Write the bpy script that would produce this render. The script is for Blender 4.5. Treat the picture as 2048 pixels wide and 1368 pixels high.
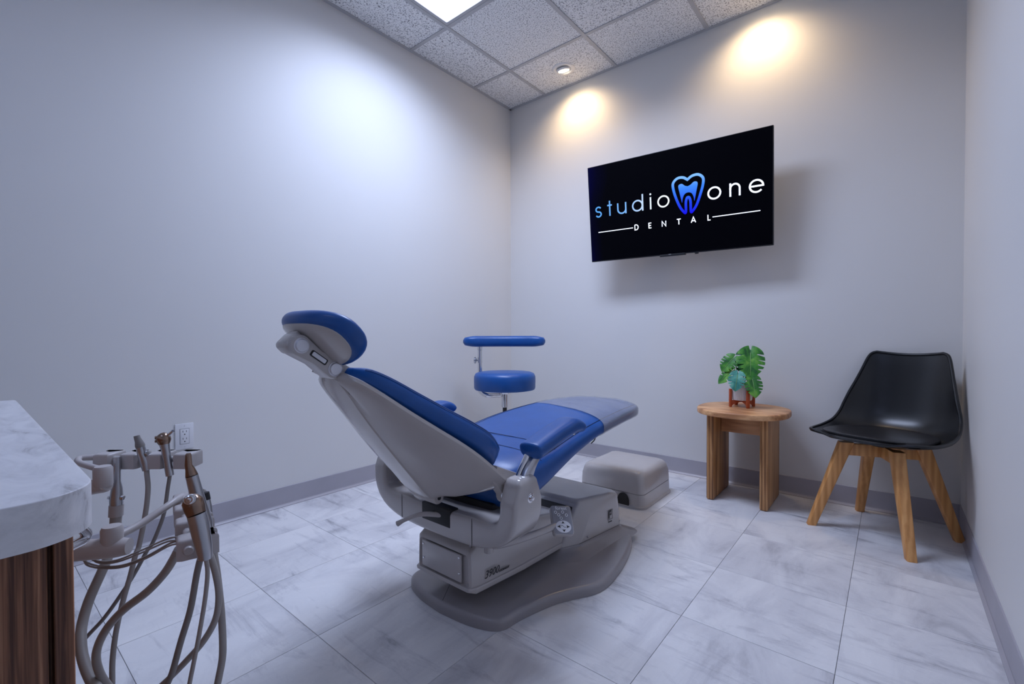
import bpy, bmesh, math, random
from mathutils import Vector, Matrix
PI = math.pi
scene = bpy.context.scene
for o in list(bpy.data.objects):
    bpy.data.objects.remove(o)
col = scene.collection

# ------------------------------------------------------------------ camera
cam = bpy.data.cameras.new('camera')
cam.sensor_width = 36.0
cam.lens = 16.168
cam.clip_start = 0.01
cam_ob = bpy.data.objects.new('camera', cam)
col.objects.link(cam_ob)
YAW, PITCH, ROLL = 0.690141, -0.015484, -0.002763
fw = Vector((-math.sin(YAW) * math.cos(PITCH), math.cos(YAW) * math.cos(PITCH), math.sin(PITCH)))
rt = Vector((math.cos(YAW), math.sin(YAW), 0))
up = rt.cross(fw)
r2 = rt * math.cos(ROLL) + up * math.sin(ROLL)
u2 = up * math.cos(ROLL) - rt * math.sin(ROLL)
cam_ob.matrix_world = Matrix(((r2.x, u2.x, -fw.x, 2.43875), (r2.y, u2.y, -fw.y, -2.94121),
                              (r2.z, u2.z, -fw.z, 0.88976), (0, 0, 0, 1)))
scene.camera = cam_ob

# ------------------------------------------------------------------ world, exposure
world = bpy.data.worlds.new('world')
scene.world = world
world.use_nodes = True
world.node_tree.nodes['Background'].inputs[0].default_value = (0.45, 0.55, 0.75, 1)
world.node_tree.nodes['Background'].inputs[1].default_value = 0.3
vs = scene.view_settings
vs.view_transform = 'Standard'
vs.look = 'None'
vs.gamma = 1.0
vs.use_curve_mapping = False
vs.exposure = 0.14
PANEL_STRENGTH = 2.6
PANEL_POWER = 31.0
PANEL_COLOR = (0.605, 0.71, 1.0)
SPOT_POWER = 15.0
SPOT_COLOR = (1.0, 0.72, 0.42)

# ------------------------------------------------------------------ materials
def lin(c):
    return tuple(((v / 255) / 12.92 if v / 255 <= 0.04045 else ((v / 255 + 0.055) / 1.055) ** 2.4) for v in c)

class N:
    """small node-graph helper"""
    def __init__(self, name):
        self.m = bpy.data.materials.new(name)
        self.m.use_nodes = True
        self.t = self.m.node_tree
        self.b = self.t.nodes['Principled BSDF']
    def n(self, kind, **kw):
        nd = self.t.nodes.new(kind)
        for k, v in kw.items():
            if k in nd.inputs:
                nd.inputs[k].default_value = v
            else:
                setattr(nd, k, v)
        return nd
    def l(self, a, b):
        self.t.links.new(a, b)
    def ramp(self, fac, stops):
        r = self.n('ShaderNodeValToRGB')
        els = r.color_ramp.elements
        while len(els) < len(stops):
            els.new(0.5)
        for e, (p, c) in zip(els, stops):
            e.position = p
            e.color = (c[0], c[1], c[2], 1)
        self.l(fac, r.inputs[0])
        return r.outputs[0]
    def coords(self, scale=(1, 1, 1), rot=(0, 0, 0), out='Object', rnd=False):
        tc = self.n('ShaderNodeTexCoord')
        mp = self.n('ShaderNodeMapping')
        mp.inputs['Scale'].default_value = scale
        mp.inputs['Rotation'].default_value = rot
        self.l(tc.outputs[out], mp.inputs[0])
        if rnd:
            oi = self.n('ShaderNodeObjectInfo')
            mul = self.n('ShaderNodeMath', operation='MULTIPLY')
            mul.inputs[1].default_value = 37.0
            self.l(oi.outputs['Random'], mul.inputs[0])
            cb = self.n('ShaderNodeCombineXYZ')
            for i in range(3):
                self.l(mul.outputs[0], cb.inputs[i])
            self.l(cb.outputs[0], mp.inputs['Location'])
        return mp.outputs[0]
    def bump(self, height, strength, dist=0.002):
        bp = self.n('ShaderNodeBump')
        bp.inputs['Strength'].default_value = strength
        bp.inputs['Distance'].default_value = dist
        self.l(height, bp.inputs['Height'])
        self.l(bp.outputs[0], self.b.inputs['Normal'])

def plain(name, rgb, rough=0.5, metal=0.0, coat=0.0, spec=0.5, bump=None):
    g = N(name)
    g.b.inputs['Base Color'].default_value = (*rgb, 1)
    g.b.inputs['Roughness'].default_value = rough
    g.b.inputs['Metallic'].default_value = metal
    g.b.inputs['Coat Weight'].default_value = coat
    g.b.inputs['Coat Roughness'].default_value = 0.08
    g.b.inputs['Specular IOR Level'].default_value = spec
    # gentle tone variation so that no surface is perfectly uniform
    no = g.n('ShaderNodeTexNoise', Scale=6.0, Detail=3.0)
    g.l(g.coords(), no.inputs['Vector'])
    c = g.ramp(no.outputs[0], [(0.3, tuple(v * 0.96 for v in rgb)), (0.7, tuple(min(1, v * 1.04) for v in rgb))])
    g.l(c, g.b.inputs['Base Color'])
    if bump:
        nb = g.n('ShaderNodeTexNoise', Scale=bump[0], Detail=2.0)
        g.l(g.coords(), nb.inputs['Vector'])
        g.bump(nb.outputs[0], bump[1], 0.001)
    return g.m

def wood(name, dark, mid, light, scale, rot=(0, 0, 0), rough=0.45, rings=6.0):
    g = N(name)
    v = g.coords(scale, rot, rnd=True)
    n1 = g.n('ShaderNodeTexNoise', Scale=1.0, Detail=5.0, Roughness=0.6, Distortion=0.6)
    g.l(v, n1.inputs['Vector'])
    w = g.n('ShaderNodeTexWave', Scale=rings, Distortion=4.0, Detail=3.0)
    w.inputs['Detail Scale'].default_value = 1.2
    g.l(v, w.inputs['Vector'])
    mx = g.n('ShaderNodeMix', data_type='FLOAT')
    mx.inputs[0].default_value = 0.25
    g.l(n1.outputs[0], mx.inputs[2])
    g.l(w.outputs['Fac'], mx.inputs[3])
    c = g.ramp(mx.outputs[0], [(0.33, dark), (0.5, mid), (0.67, light)])
    g.l(c, g.b.inputs['Base Color'])
    g.b.inputs['Roughness'].default_value = rough
    g.bump(mx.outputs[0], 0.15)
    return g.m

def wall_mat():
    g = N('wall_paint')
    v = g.coords()
    no = g.n('ShaderNodeTexNoise', Scale=1.2, Detail=3.0)
    g.l(v, no.inputs['Vector'])
    c = g.ramp(no.outputs[0], [(0.3, (0.70, 0.69, 0.675)), (0.7, (0.72, 0.71, 0.695))])
    g.l(c, g.b.inputs['Base Color'])
    g.b.inputs['Roughness'].default_value = 0.55
    fine = g.n('ShaderNodeTexNoise', Scale=260.0, Detail=2.0)
    g.l(v, fine.inputs['Vector'])
    g.bump(fine.outputs[0], 0.06, 0.001)
    return g.m

def floor_mat():
    g = N('stone_floor_tile')
    v = g.coords(rnd=True)
    big = g.n('ShaderNodeTexNoise', Scale=4.5, Detail=8.0, Roughness=0.62, Distortion=0.8)
    vs_ = g.coords((1.0, 0.4, 1.0), (0, 0, 0.45), rnd=True)
    g.l(vs_, big.inputs['Vector'])
    base = g.ramp(big.outputs[0], [(0.28, (0.44, 0.435, 0.46)), (0.42, (0.63, 0.625, 0.645)), (0.55, (0.73, 0.725, 0.735)), (0.75, (0.79, 0.785, 0.785))])
    # long smoky veins
    vein = g.n('ShaderNodeTexNoise', Scale=5.0, Detail=6.0, Roughness=0.7, Distortion=0.8)
    v2 = g.coords((0.5, 2.2, 1.0), (0, 0, 0.35), rnd=True)
    g.l(v2, vein.inputs['Vector'])
    vr = g.ramp(vein.outputs[0], [(0.30, (0.42, 0.42, 0.45)), (0.38, (0.80, 0.80, 0.82)), (0.47, (1, 1, 1))])
    mul = g.n('ShaderNodeMix', data_type='RGBA', blend_type='MULTIPLY')
    mul.inputs[0].default_value = 0.85
    g.l(base, mul.inputs[6])
    g.l(vr, mul.inputs[7])
    # fine pale scratches
    fine = g.n('ShaderNodeTexNoise', Scale=42.0, Detail=5.0, Roughness=0.75, Distortion=2.0)
    g.l(v, fine.inputs['Vector'])
    fr = g.ramp(fine.outputs[0], [(0.40, (0, 0, 0)), (0.60, (0.12, 0.12, 0.12)), (0.68, (0.7, 0.7, 0.7))])
    lt = g.n('ShaderNodeMix', data_type='RGBA', blend_type='SCREEN')
    lt.inputs[0].default_value = 0.30
    g.l(mul.outputs[2], lt.inputs[6])
    g.l(fr, lt.inputs[7])
    g.l(lt.outputs[2], g.b.inputs['Base Color'])
    g.b.inputs['Roughness'].default_value = 0.38
    g.b.inputs['Specular IOR Level'].default_value = 0.4
    g.bump(fine.outputs[0], 0.08, 0.001)
    return g.m

def ceiling_mat():
    g = N('acoustic_tile')
    v = g.coords(rnd=True)
    vo = g.n('ShaderNodeTexVoronoi', Scale=100.0)
    g.l(v, vo.inputs['Vector'])
    no = g.n('ShaderNodeTexNoise', Scale=140.0, Detail=2.0, Roughness=0.5)
    g.l(v, no.inputs['Vector'])
    c1 = g.ramp(no.outputs[0], [(0.36, (0.24, 0.24, 0.25)), (0.44, (0.80, 0.80, 0.80)), (0.7, (0.90, 0.90, 0.89))])
    c2 = g.ramp(vo.outputs['Distance'], [(0.10, (0.25, 0.25, 0.26)), (0.22, (1, 1, 1))])
    mul = g.n('ShaderNodeMix', data_type='RGBA', blend_type='MULTIPLY')
    mul.inputs[0].default_value = 0.7
    g.l(c1, mul.inputs[6])
    g.l(c2, mul.inputs[7])
    g.l(mul.outputs[2], g.b.inputs['Base Color'])
    g.b.inputs['Roughness'].default_value = 0.9
    g.bump(no.outputs[0], 0.5, 0.002)
    return g.m

def marble_mat():
    g = N('marble_laminate')
    v = g.coords((1.2, 3.0, 2.0), (0, 0, 0.4))
    no = g.n('ShaderNodeTexNoise', Scale=9.0, Detail=6.0, Roughness=0.65, Distortion=1.2)
    g.l(v, no.inputs['Vector'])
    c = g.ramp(no.outputs[0], [(0.28, (0.30, 0.28, 0.28)), (0.40, (0.64, 0.64, 0.66)), (0.55, (0.76, 0.76, 0.78)), (0.8, (0.84, 0.84, 0.85))])
    g.l(c, g.b.inputs['Base Color'])
    g.b.inputs['Roughness'].default_value = 0.35
    return g.m

def emit(name, rgb, strength):
    g = N(name)
    g.b.inputs['Base Color'].default_value = (0.8, 0.8, 0.8, 1)
    g.b.inputs['Emission Color'].default_value = (*rgb, 1)
    g.b.inputs['Emission Strength'].default_value = strength
    g.b.inputs['Roughness'].default_value = 0.6
    return g.m

def emit_ramp(name, axis, a, b, stops, strength=1.0):
    """screen print whose colour runs along an object axis between a and b"""
    g = N(name)
    tc = g.n('ShaderNodeTexCoord')
    sp = g.n('ShaderNodeSeparateXYZ')
    g.l(tc.outputs['Object'], sp.inputs[0])
    mr = g.n('ShaderNodeMapRange')
    mr.inputs['From Min'].default_value = a
    mr.inputs['From Max'].default_value = b
    g.l(sp.outputs[axis], mr.inputs['Value'])
    c = g.ramp(mr.outputs[0], stops)
    g.b.inputs['Base Color'].default_value = (0, 0, 0, 1)
    g.b.inputs['Specular IOR Level'].default_value = 0.1
    g.l(c, g.b.inputs['Emission Color'])
    g.b.inputs['Emission Strength'].default_value = strength
    return g.m

def screen_mat():
    g = N('tv_screen')
    tc = g.n('ShaderNodeTexCoord')
    sp = g.n('ShaderNodeSeparateXYZ')
    g.l(tc.outputs['Object'], sp.inputs[0])
    mr = g.n('ShaderNodeMapRange')
    mr.inputs['From Min'].default_value = -0.54
    mr.inputs['From Max'].default_value = -0.28
    g.l(sp.outputs[0], mr.inputs['Value'])
    no = g.n('ShaderNodeTexNoise', Scale=2.5, Detail=1.0)
    g.l(tc.outputs['Object'], no.inputs['Vector'])
    ad = g.n('ShaderNodeMath', operation='ADD')
    g.l(mr.outputs[0], ad.inputs[0])
    g.l(no.outputs[0], ad.inputs[1])
    c = g.ramp(ad.outputs[0], [(0.30, (0.0, 0.0, 0.040)), (0.62, (0.0, 0.0, 0.008)), (0.9, (0, 0, 0.0004))])
    g.b.inputs['Base Color'].default_value = (0.002, 0.002, 0.003, 1)
    g.b.inputs['Roughness'].default_value = 0.35
    g.b.inputs['Specular IOR Level'].default_value = 0.02
    g.l(c, g.b.inputs['Emission Color'])
    g.b.inputs['Emission Strength'].default_value = 1.0
    return g.m

def vinyl(name, rgb, rough=0.36):
    g = N(name)
    v = g.coords()
    no = g.n('ShaderNodeTexNoise', Scale=14.0, Detail=3.0)
    g.l(v, no.inputs['Vector'])
    c = g.ramp(no.outputs[0], [(0.3, tuple(x * 0.93 for x in rgb)), (0.7, tuple(x * 1.07 for x in rgb))])
    g.l(c, g.b.inputs['Base Color'])
    g.b.inputs['Roughness'].default_value = rough
    g.b.inputs['Specular IOR Level'].default_value = 0.5
    fine = g.n('ShaderNodeTexNoise', Scale=420.0, Detail=2.0)
    g.l(v, fine.inputs['Vector'])
    g.bump(fine.outputs[0], 0.06, 0.0006)
    return g.m

def film_mat():
    g = N('clear_vinyl_film')
    g.b.inputs['Base Color'].default_value = (0.42, 0.44, 0.50, 1)
    g.b.inputs['Roughness'].default_value = 0.16
    g.b.inputs['Alpha'].default_value = 0.5
    g.b.inputs['Coat Weight'].default_value = 0.6
    no = g.n('ShaderNodeTexNoise', Scale=7.0, Detail=3.0, Distortion=0.6)
    g.l(g.coords((1, 2.5, 1)), no.inputs['Vector'])
    g.bump(no.outputs[0], 0.5, 0.012)
    return g.m

def leaf_mat(name, a, b, c):
    g = N(name)
    no = g.n('ShaderNodeTexNoise', Scale=22.0, Detail=3.0, Distortion=0.8)
    g.l(g.coords(), no.inputs['Vector'])
    cc = g.ramp(no.outputs[0], [(0.33, a), (0.5, b), (0.68, c)])
    g.l(cc, g.b.inputs['Base Color'])
    g.b.inputs['Roughness'].default_value = 0.4
    g.b.inputs['Subsurface Weight'].default_value = 0.0
    return g.m

M = {}
M['wall'] = wall_mat()
M['base'] = plain('cove_base_rubber', (0.40, 0.385, 0.425), 0.5)
M['toe'] = plain('cove_base_toe', (0.40, 0.385, 0.42), 0.4)
M['floor'] = floor_mat()
M['joint'] = plain('floor_joint', (0.13, 0.13, 0.14), 0.9)
M['ceil'] = ceiling_mat()
M['tbar'] = plain('ceiling_grid_metal', (0.47, 0.47, 0.48), 0.5)
M['plenum'] = plain('ceiling_plenum', (0.2, 0.2, 0.2), 0.9)
M['panel'] = emit('light_panel_diffuser', PANEL_COLOR, PANEL_STRENGTH)
M['fill_panel'] = emit('added_fill_diffuser', (0.46, 0.58, 1.0), 2.5)  # bluish glow for the added fill panel
M['lamp'] = emit('downlight_lens', (1.0, 0.86, 0.62), 14.0)
M['trimwhite'] = plain('downlight_trim', (0.80, 0.78, 0.75), 0.4)
M['grey'] = plain('grey_chair_plastic', (0.47, 0.437, 0.422), 0.18, 0, 0.5)
M['greysh'] = plain('grey_backrest_shell', (0.49, 0.45, 0.425), 0.22, 0, 0.4)
M['greybase'] = plain('grey_base_plastic', (0.31, 0.29, 0.295), 0.28, 0, 0.2)
M['dark'] = plain('dark_recess', (0.012, 0.012, 0.013), 0.6)
M['blue'] = vinyl('blue_vinyl', (0.006, 0.080, 0.310))
M['navy'] = vinyl('navy_seam', (0.004, 0.016, 0.07), 0.6)
M['thread'] = plain('blue_thread', (0.06, 0.16, 0.46), 0.7)
M['film'] = film_mat()
M['chrome'] = plain('chrome', (0.72, 0.72, 0.74), 0.12, 1.0)
M['steel'] = plain('brushed_steel', (0.50, 0.51, 0.54), 0.3, 1.0)
M['bronze'] = plain('bronze_metal', (0.30, 0.21, 0.16), 0.25, 1.0)
M['silver'] = plain('satin_silver_cap', (0.62, 0.62, 0.66), 0.35, 0.6)
M['beige'] = plain('beige_instrument_plastic', (0.50, 0.465, 0.455), 0.38)
M['hose'] = plain('beige_hose', (0.36, 0.335, 0.315), 0.45)
M['hosedk'] = plain('grey_hose', (0.25, 0.235, 0.225), 0.45)
M['marble'] = marble_mat()
M['edge'] = plain('laminate_seam', (0.05, 0.05, 0.06), 0.5)
M['walnut'] = wood('walnut_laminate', (0.075, 0.026, 0.012), (0.27, 0.115, 0.058), (0.55, 0.285, 0.16), (260, 260, 6.0), rings=0.35)
M['acacia'] = wood('acacia_slab', (0.20, 0.080, 0.026), (0.44, 0.21, 0.078), (0.64, 0.35, 0.145), (60, 42, 3.0), rings=0.3)
M['acaciatop'] = wood('acacia_top', (0.36, 0.15, 0.06), (0.62, 0.30, 0.13), (0.82, 0.46, 0.215), (4.0, 55, 55), rings=0.3)
M['beech'] = wood('beech_leg', (0.56, 0.25, 0.075), (0.68, 0.32, 0.105), (0.78, 0.40, 0.145), (46, 40, 3.0), rough=0.4, rings=0.3)
M['black'] = plain('black_plastic_shell', (0.005, 0.0055, 0.007), 0.30)
M['leather'] = plain('black_leatherette', (0.012, 0.012, 0.014), 0.42, bump=(300, 0.1))
M['tvbody'] = plain('tv_housing', (0.012, 0.012, 0.014), 0.4)
M['screen'] = screen_mat()
M['white'] = plain('white_plastic', (0.74, 0.74, 0.76), 0.35)
M['slot'] = plain('outlet_slot', (0.03, 0.03, 0.03), 0.6)
M['pot'] = plain('white_ribbed_ceramic', (0.74, 0.74, 0.76), 0.4)
M['soil'] = plain('potting_soil', (0.03, 0.02, 0.012), 0.95)
M['stand'] = plain('orange_stained_wood', (0.42, 0.075, 0.02), 0.45)
M['leafg'] = leaf_mat('leaf_green', (0.012, 0.10, 0.018), (0.05, 0.25, 0.025), (0.17, 0.42, 0.05))
M['leafd'] = leaf_mat('leaf_deep_green', (0.006, 0.07, 0.03), (0.025, 0.18, 0.05), (0.09, 0.32, 0.09))
M['leaft'] = leaf_mat('leaf_teal', (0.03, 0.20, 0.16), (0.09, 0.36, 0.27), (0.20, 0.50, 0.36))
M['rib'] = plain('leaf_midrib', (0.25, 0.45, 0.16), 0.5)
M['stem'] = plain('plant_stem', (0.05, 0.14, 0.02), 0.5)
M['print_dark'] = plain('dark_print', (0.02, 0.02, 0.022), 0.5)
M['print_white'] = plain('white_print', (0.75, 0.76, 0.80), 0.5)
M['padface'] = plain('remote_face_grey', (0.27, 0.27, 0.30), 0.35)
M['black_rod'] = plain('black_gas_lift', (0.02, 0.02, 0.02), 0.35)
M['caster'] = plain('caster_plastic', (0.03, 0.03, 0.03), 0.5)

# ------------------------------------------------------------------ mesh helpers
ORG = {}
def origin_of(o):
    return ORG.get(o.name, Vector((0, 0, 0)))

def finish(name, me, mat, parent=None, smooth=True, angle=38, org=None):
    """link a mesh given in world coordinates; its origin is the parent's (or org)"""
    if parent is not None:
        L = origin_of(parent)
    elif org is not None:
        L = Vector(org)
    else:
        L = Vector((0, 0, 0))
    if L.length:
        me.transform(Matrix.Translation(-L))
    if smooth:
        for p in me.polygons:
            p.use_smooth = True
        me.set_sharp_from_angle(angle=math.radians(angle))
    if mat is not None:
        me.materials.append(mat)
    o = bpy.data.objects.new(name, me)
    col.objects.link(o)
    ORG[o.name] = L
    if parent is not None:
        o.parent = parent
    else:
        o.location = L
    return o

def thing(name, label, cat, loc, group=None):
    o = bpy.data.objects.new(name, None)
    o.empty_display_size = 0.05
    col.objects.link(o)
    o.location = loc
    ORG[o.name] = Vector(loc)
    return tag(o, label, cat, group)

def tag(o, label, cat, group=None):
    o['label'] = label
    o['category'] = cat
    if group:
        o['group'] = group
    return o

def struct(o):
    o['kind'] = 'structure'
    return o

def pydata(verts, faces):
    me = bpy.data.meshes.new('m')
    me.from_pydata([tuple(v) for v in verts], [], faces)
    me.update()
    return me

def from_bm(bm):
    bmesh.ops.recalc_face_normals(bm, faces=bm.faces)
    me = bpy.data.meshes.new('m')
    bm.to_mesh(me)
    bm.free()
    return me

def bm_box(bm, lo, hi, bevel=0.0, seg=2, mat4=None):
    r = bmesh.ops.create_cube(bm, size=1.0)
    vsx = r['verts']
    c = [(a + b) / 2 for a, b in zip(lo, hi)]
    s = [b - a for a, b in zip(lo, hi)]
    for v in vsx:
        v.co = Vector((c[0] + v.co.x * s[0], c[1] + v.co.y * s[1], c[2] + v.co.z * s[2]))
    if bevel > 0:
        ed = list({e for v in vsx for e in v.link_edges})
        rr = bmesh.ops.bevel(bm, geom=ed, offset=bevel, segments=seg, profile=0.5, affect='EDGES')
        vsx = list({v for f in rr['faces'] for v in f.verts} | {v for v in vsx if v.is_valid})
    if mat4 is not None:
        for v in vsx:
            v.co = mat4 @ v.co

def box(name, lo, hi, mat, parent=None, bevel=0.0, seg=2, mat4=None, org=None):
    bm = bmesh.new()
    bm_box(bm, lo, hi, bevel, seg, mat4)
    return finish(name, from_bm(bm), mat, parent, smooth=bevel > 0, org=org)

def catmull(pts, n=8):
    P = [Vector(p) for p in pts]
    if len(P) < 3:
        return P
    P = [P[0] * 2 - P[1]] + P + [P[-1] * 2 - P[-2]]
    out = []
    for i in range(1, len(P) - 2):
        for k in range(n):
            t = k / n
            a, b, c, d = P[i - 1], P[i], P[i + 1], P[i + 2]
            out.append(0.5 * ((2 * b) + (c - a) * t + (2 * a - 5 * b + 4 * c - d) * t * t + (3 * b - a - 3 * c + d) * t ** 3))
    out.append(P[-2])
    return out

def tube_mesh(pts, rad, seg=12, smooth_n=0, closed=False):
    P = catmull(pts, smooth_n) if smooth_n else [Vector(p) for p in pts]
    n = len(P)
    rads = rad if isinstance(rad, (list, tuple)) else [rad] * n
    if len(rads) != n:
        k = len(rads) - 1
        rads = [rads[min(k, int(i * k / (n - 1)))] + (rads[min(k, int(i * k / (n - 1)) + 1)] - rads[min(k, int(i * k / (n - 1)))]) * ((i * k / (n - 1)) % 1) for i in range(n)]
    verts, faces = [], []
    t0 = (P[1] - P[0]).normalized()
    ref = Vector((0, 0, 1)) if abs(t0.z) < 0.9 else Vector((1, 0, 0))
    nrm = (ref - t0 * ref.dot(t0)).normalized()
    for i in range(n):
        t = (P[min(i + 1, n - 1)] - P[max(i - 1, 0)]).normalized()
        nrm = (nrm - t * nrm.dot(t)).normalized()
        b = t.cross(nrm)
        for k in range(seg):
            a = 2 * PI * k / seg
            verts.append(P[i] + (nrm * math.cos(a) + b * math.sin(a)) * rads[i])
    for i in range(n - 1):
        for k in range(seg):
            k2 = (k + 1) % seg
            faces.append((i * seg + k, i * seg + k2, (i + 1) * seg + k2, (i + 1) * seg + k))
    faces.append(tuple(range(seg - 1, -1, -1)))
    faces.append(tuple((n - 1) * seg + k for k in range(seg)))
    return pydata(verts, faces)

def tube(name, pts, rad, mat, parent=None, seg=12, n=0, org=None):
    return finish(name, tube_mesh(pts, rad, seg, n), mat, parent, org=org)

def lathe(name, prof, origin, axis, mat, parent=None, seg=32, org=None, angle=38):
    """prof: list of (radius, distance along axis)"""
    ax = Vector(axis).normalized()
    ref = Vector((0, 0, 1)) if abs(ax.z) < 0.9 else Vector((1, 0, 0))
    u = (ref - ax * ref.dot(ax)).normalized()
    w = ax.cross(u)
    O = Vector(origin)
    verts, faces, rings = [], [], []
    for r, h in prof:
        if r <= 1e-6:
            rings.append([len(verts)])
            verts.append(O + ax * h)
        else:
            rings.append(list(range(len(verts), len(verts) + seg)))
            for k in range(seg):
                a = 2 * PI * k / seg
                verts.append(O + ax * h + (u * math.cos(a) + w * math.sin(a)) * r)
    for A, B in zip(rings, rings[1:]):
        for k in range(seg):
            k2 = (k + 1) % seg
            if len(A) == 1 and len(B) == 1:
                continue
            if len(A) == 1:
                faces.append((A[0], B[k2], B[k]))
            elif len(B) == 1:
                faces.append((A[k], A[k2], B[0]))
            else:
                faces.append((A[k], A[k2], B[k2], B[k]))
    if len(rings[0]) > 1:
        faces.append(tuple(rings[0]))
    if len(rings[-1]) > 1:
        faces.append(tuple(reversed(rings[-1])))
    bm = bmesh.new()
    me = pydata(verts, faces)
    bm.from_mesh(me)
    return finish(name, from_bm(bm), mat, parent, org=org, angle=angle)

def loft_mesh(rings, caps=True):
    seg = len(rings[0])
    verts = [v for r in rings for v in r]
    faces = []
    for i in range(len(rings) - 1):
        for k in range(seg):
            k2 = (k + 1) % seg
            faces.append((i * seg + k, i * seg + k2, (i + 1) * seg + k2, (i + 1) * seg + k))
    if caps:
        faces.append(tuple(range(seg - 1, -1, -1)))
        faces.append(tuple((len(rings) - 1) * seg + k for k in range(seg)))
    me = pydata(verts, faces)
    bm = bmesh.new()
    bm.from_mesh(me)
    return from_bm(bm)

def loft(name, rings, mat, parent=None, org=None, angle=38):
    return finish(name, loft_mesh(rings), mat, parent, org=org, angle=angle)

def spl(xs, ys, x):
    """smooth interpolation of a table (cubic Hermite, monotone-ish)"""
    if x <= xs[0]:
        return ys[0]
    if x >= xs[-1]:
        return ys[-1]
    i = max(k for k in range(len(xs)) if xs[k] <= x)
    i = min(i, len(xs) - 2)
    def sl(k):
        if k == 0 or k == len(xs) - 1:
            return (ys[min(k + 1, len(xs) - 1)] - ys[max(k - 1, 0)]) / (xs[min(k + 1, len(xs) - 1)] - xs[max(k - 1, 0)])
        a = (ys[k] - ys[k - 1]) / (xs[k] - xs[k - 1])
        b = (ys[k + 1] - ys[k]) / (xs[k + 1] - xs[k])
        return 0 if a * b <= 0 else 2 * a * b / (a + b)
    h = xs[i + 1] - xs[i]
    t = (x - xs[i]) / h
    m0, m1 = sl(i) * h, sl(i + 1) * h
    return (2 * t ** 3 - 3 * t * t + 1) * ys[i] + (t ** 3 - 2 * t * t + t) * m0 + (-2 * t ** 3 + 3 * t * t) * ys[i + 1] + (t ** 3 - t * t) * m1

def sgnpow(v, e):
    return math.copysign(abs(v) ** e, v)

def offset_outline(pts, d):
    """inset a closed 2-D outline by d (counter-clockwise outline, positive = inwards)"""
    n = len(pts)
    out = []
    for i in range(n):
        a, b, c = Vector(pts[i - 1]), Vector(pts[i]), Vector(pts[(i + 1) % n])
        t = ((b - a).normalized() + (c - b).normalized())
        t = t.normalized() if t.length > 1e-6 else (c - b).normalized()
        out.append(b + Vector((-t.y, t.x)) * d)
    return out

def slab(name, outline, z0, z1, r, mat, parent=None, org=None, rb=0.0, steps=5, zt=None):
    """upright prism of an outline (ccw) with a rounded upper (and lower) rim"""
    rings = []
    if rb > 0:
        for k in range(steps + 1):
            a = PI / 2 * k / steps
            o = offset_outline(outline, rb * (1 - math.sin(a)))
            rings.append([(p[0], p[1], z0 + rb * (1 - math.cos(a))) for p in o])
    else:
        rings.append([(p[0], p[1], z0) for p in outline])
    for k in range(steps + 1):
        a = PI / 2 * k / steps
        o = offset_outline(outline, r * (1 - math.cos(a)))
        rings.append([(p[0], p[1], z1 - r + r * math.sin(a)) for p in o])
    return loft(name, rings, mat, parent, org=org)

def rounded_poly(corners, r, seg=6):
    """2-D polygon (ccw) with rounded corners; r number or list"""
    n = len(corners)
    out = []
    for i in range(n):
        rr = r[i] if isinstance(r, (list, tuple)) else r
        a, b, c = Vector(corners[i - 1]), Vector(corners[i]), Vector(corners[(i + 1) % n])
        d1, d2 = (a - b).normalized(), (c - b).normalized()
        ang = d1.angle(d2)
        t = rr / math.tan(ang / 2)
        p1, p2 = b + d1 * t, b + d2 * t
        cen = b + (d1 + d2).normalized() * (rr / math.sin(ang / 2))
        v1, v2 = p1 - cen, p2 - cen
        a1 = math.atan2(v1.y, v1.x)
        da = math.atan2(v1.x * v2.y - v1.y * v2.x, v1.dot(v2))
        for k in range(seg + 1):
            t_ = a1 + da * k / seg
            out.append((cen.x + rr * math.cos(t_), cen.y + rr * math.sin(t_)))
    return out

def frame(o, x, y, z):
    """matrix with the given axes"""
    x, y, z = Vector(x).normalized(), Vector(y).normalized(), Vector(z).normalized()
    return Matrix(((x.x, y.x, z.x, o[0]), (x.y, y.y, z.y, o[1]), (x.z, y.z, z.z, o[2]), (0, 0, 0, 1)))

def prism(name, outline, h, mat4, mat, parent=None, org=None, bevel=0.0, seg=2):
    """outline in local xy, extruded 0..h along local z, then placed by mat4"""
    bm = bmesh.new()
    vb = [bm.verts.new((p[0], p[1], 0)) for p in outline]
    f = bm.faces.new(vb)
    r = bmesh.ops.extrude_face_region(bm, geom=[f])
    top = [v for v in r['geom'] if isinstance(v, bmesh.types.BMVert)]
    for v in top:
        v.co.z += h
    if bevel:
        ts = set(top)
        ed = [e for e in bm.edges if e.verts[0] in ts and e.verts[1] in ts]
        bmesh.ops.bevel(bm, geom=ed, offset=bevel, segments=seg, profile=0.5, affect='EDGES')
    for v in bm.verts:
        v.co = mat4 @ v.co
    return finish(name, from_bm(bm), mat, parent, org=org)

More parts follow.
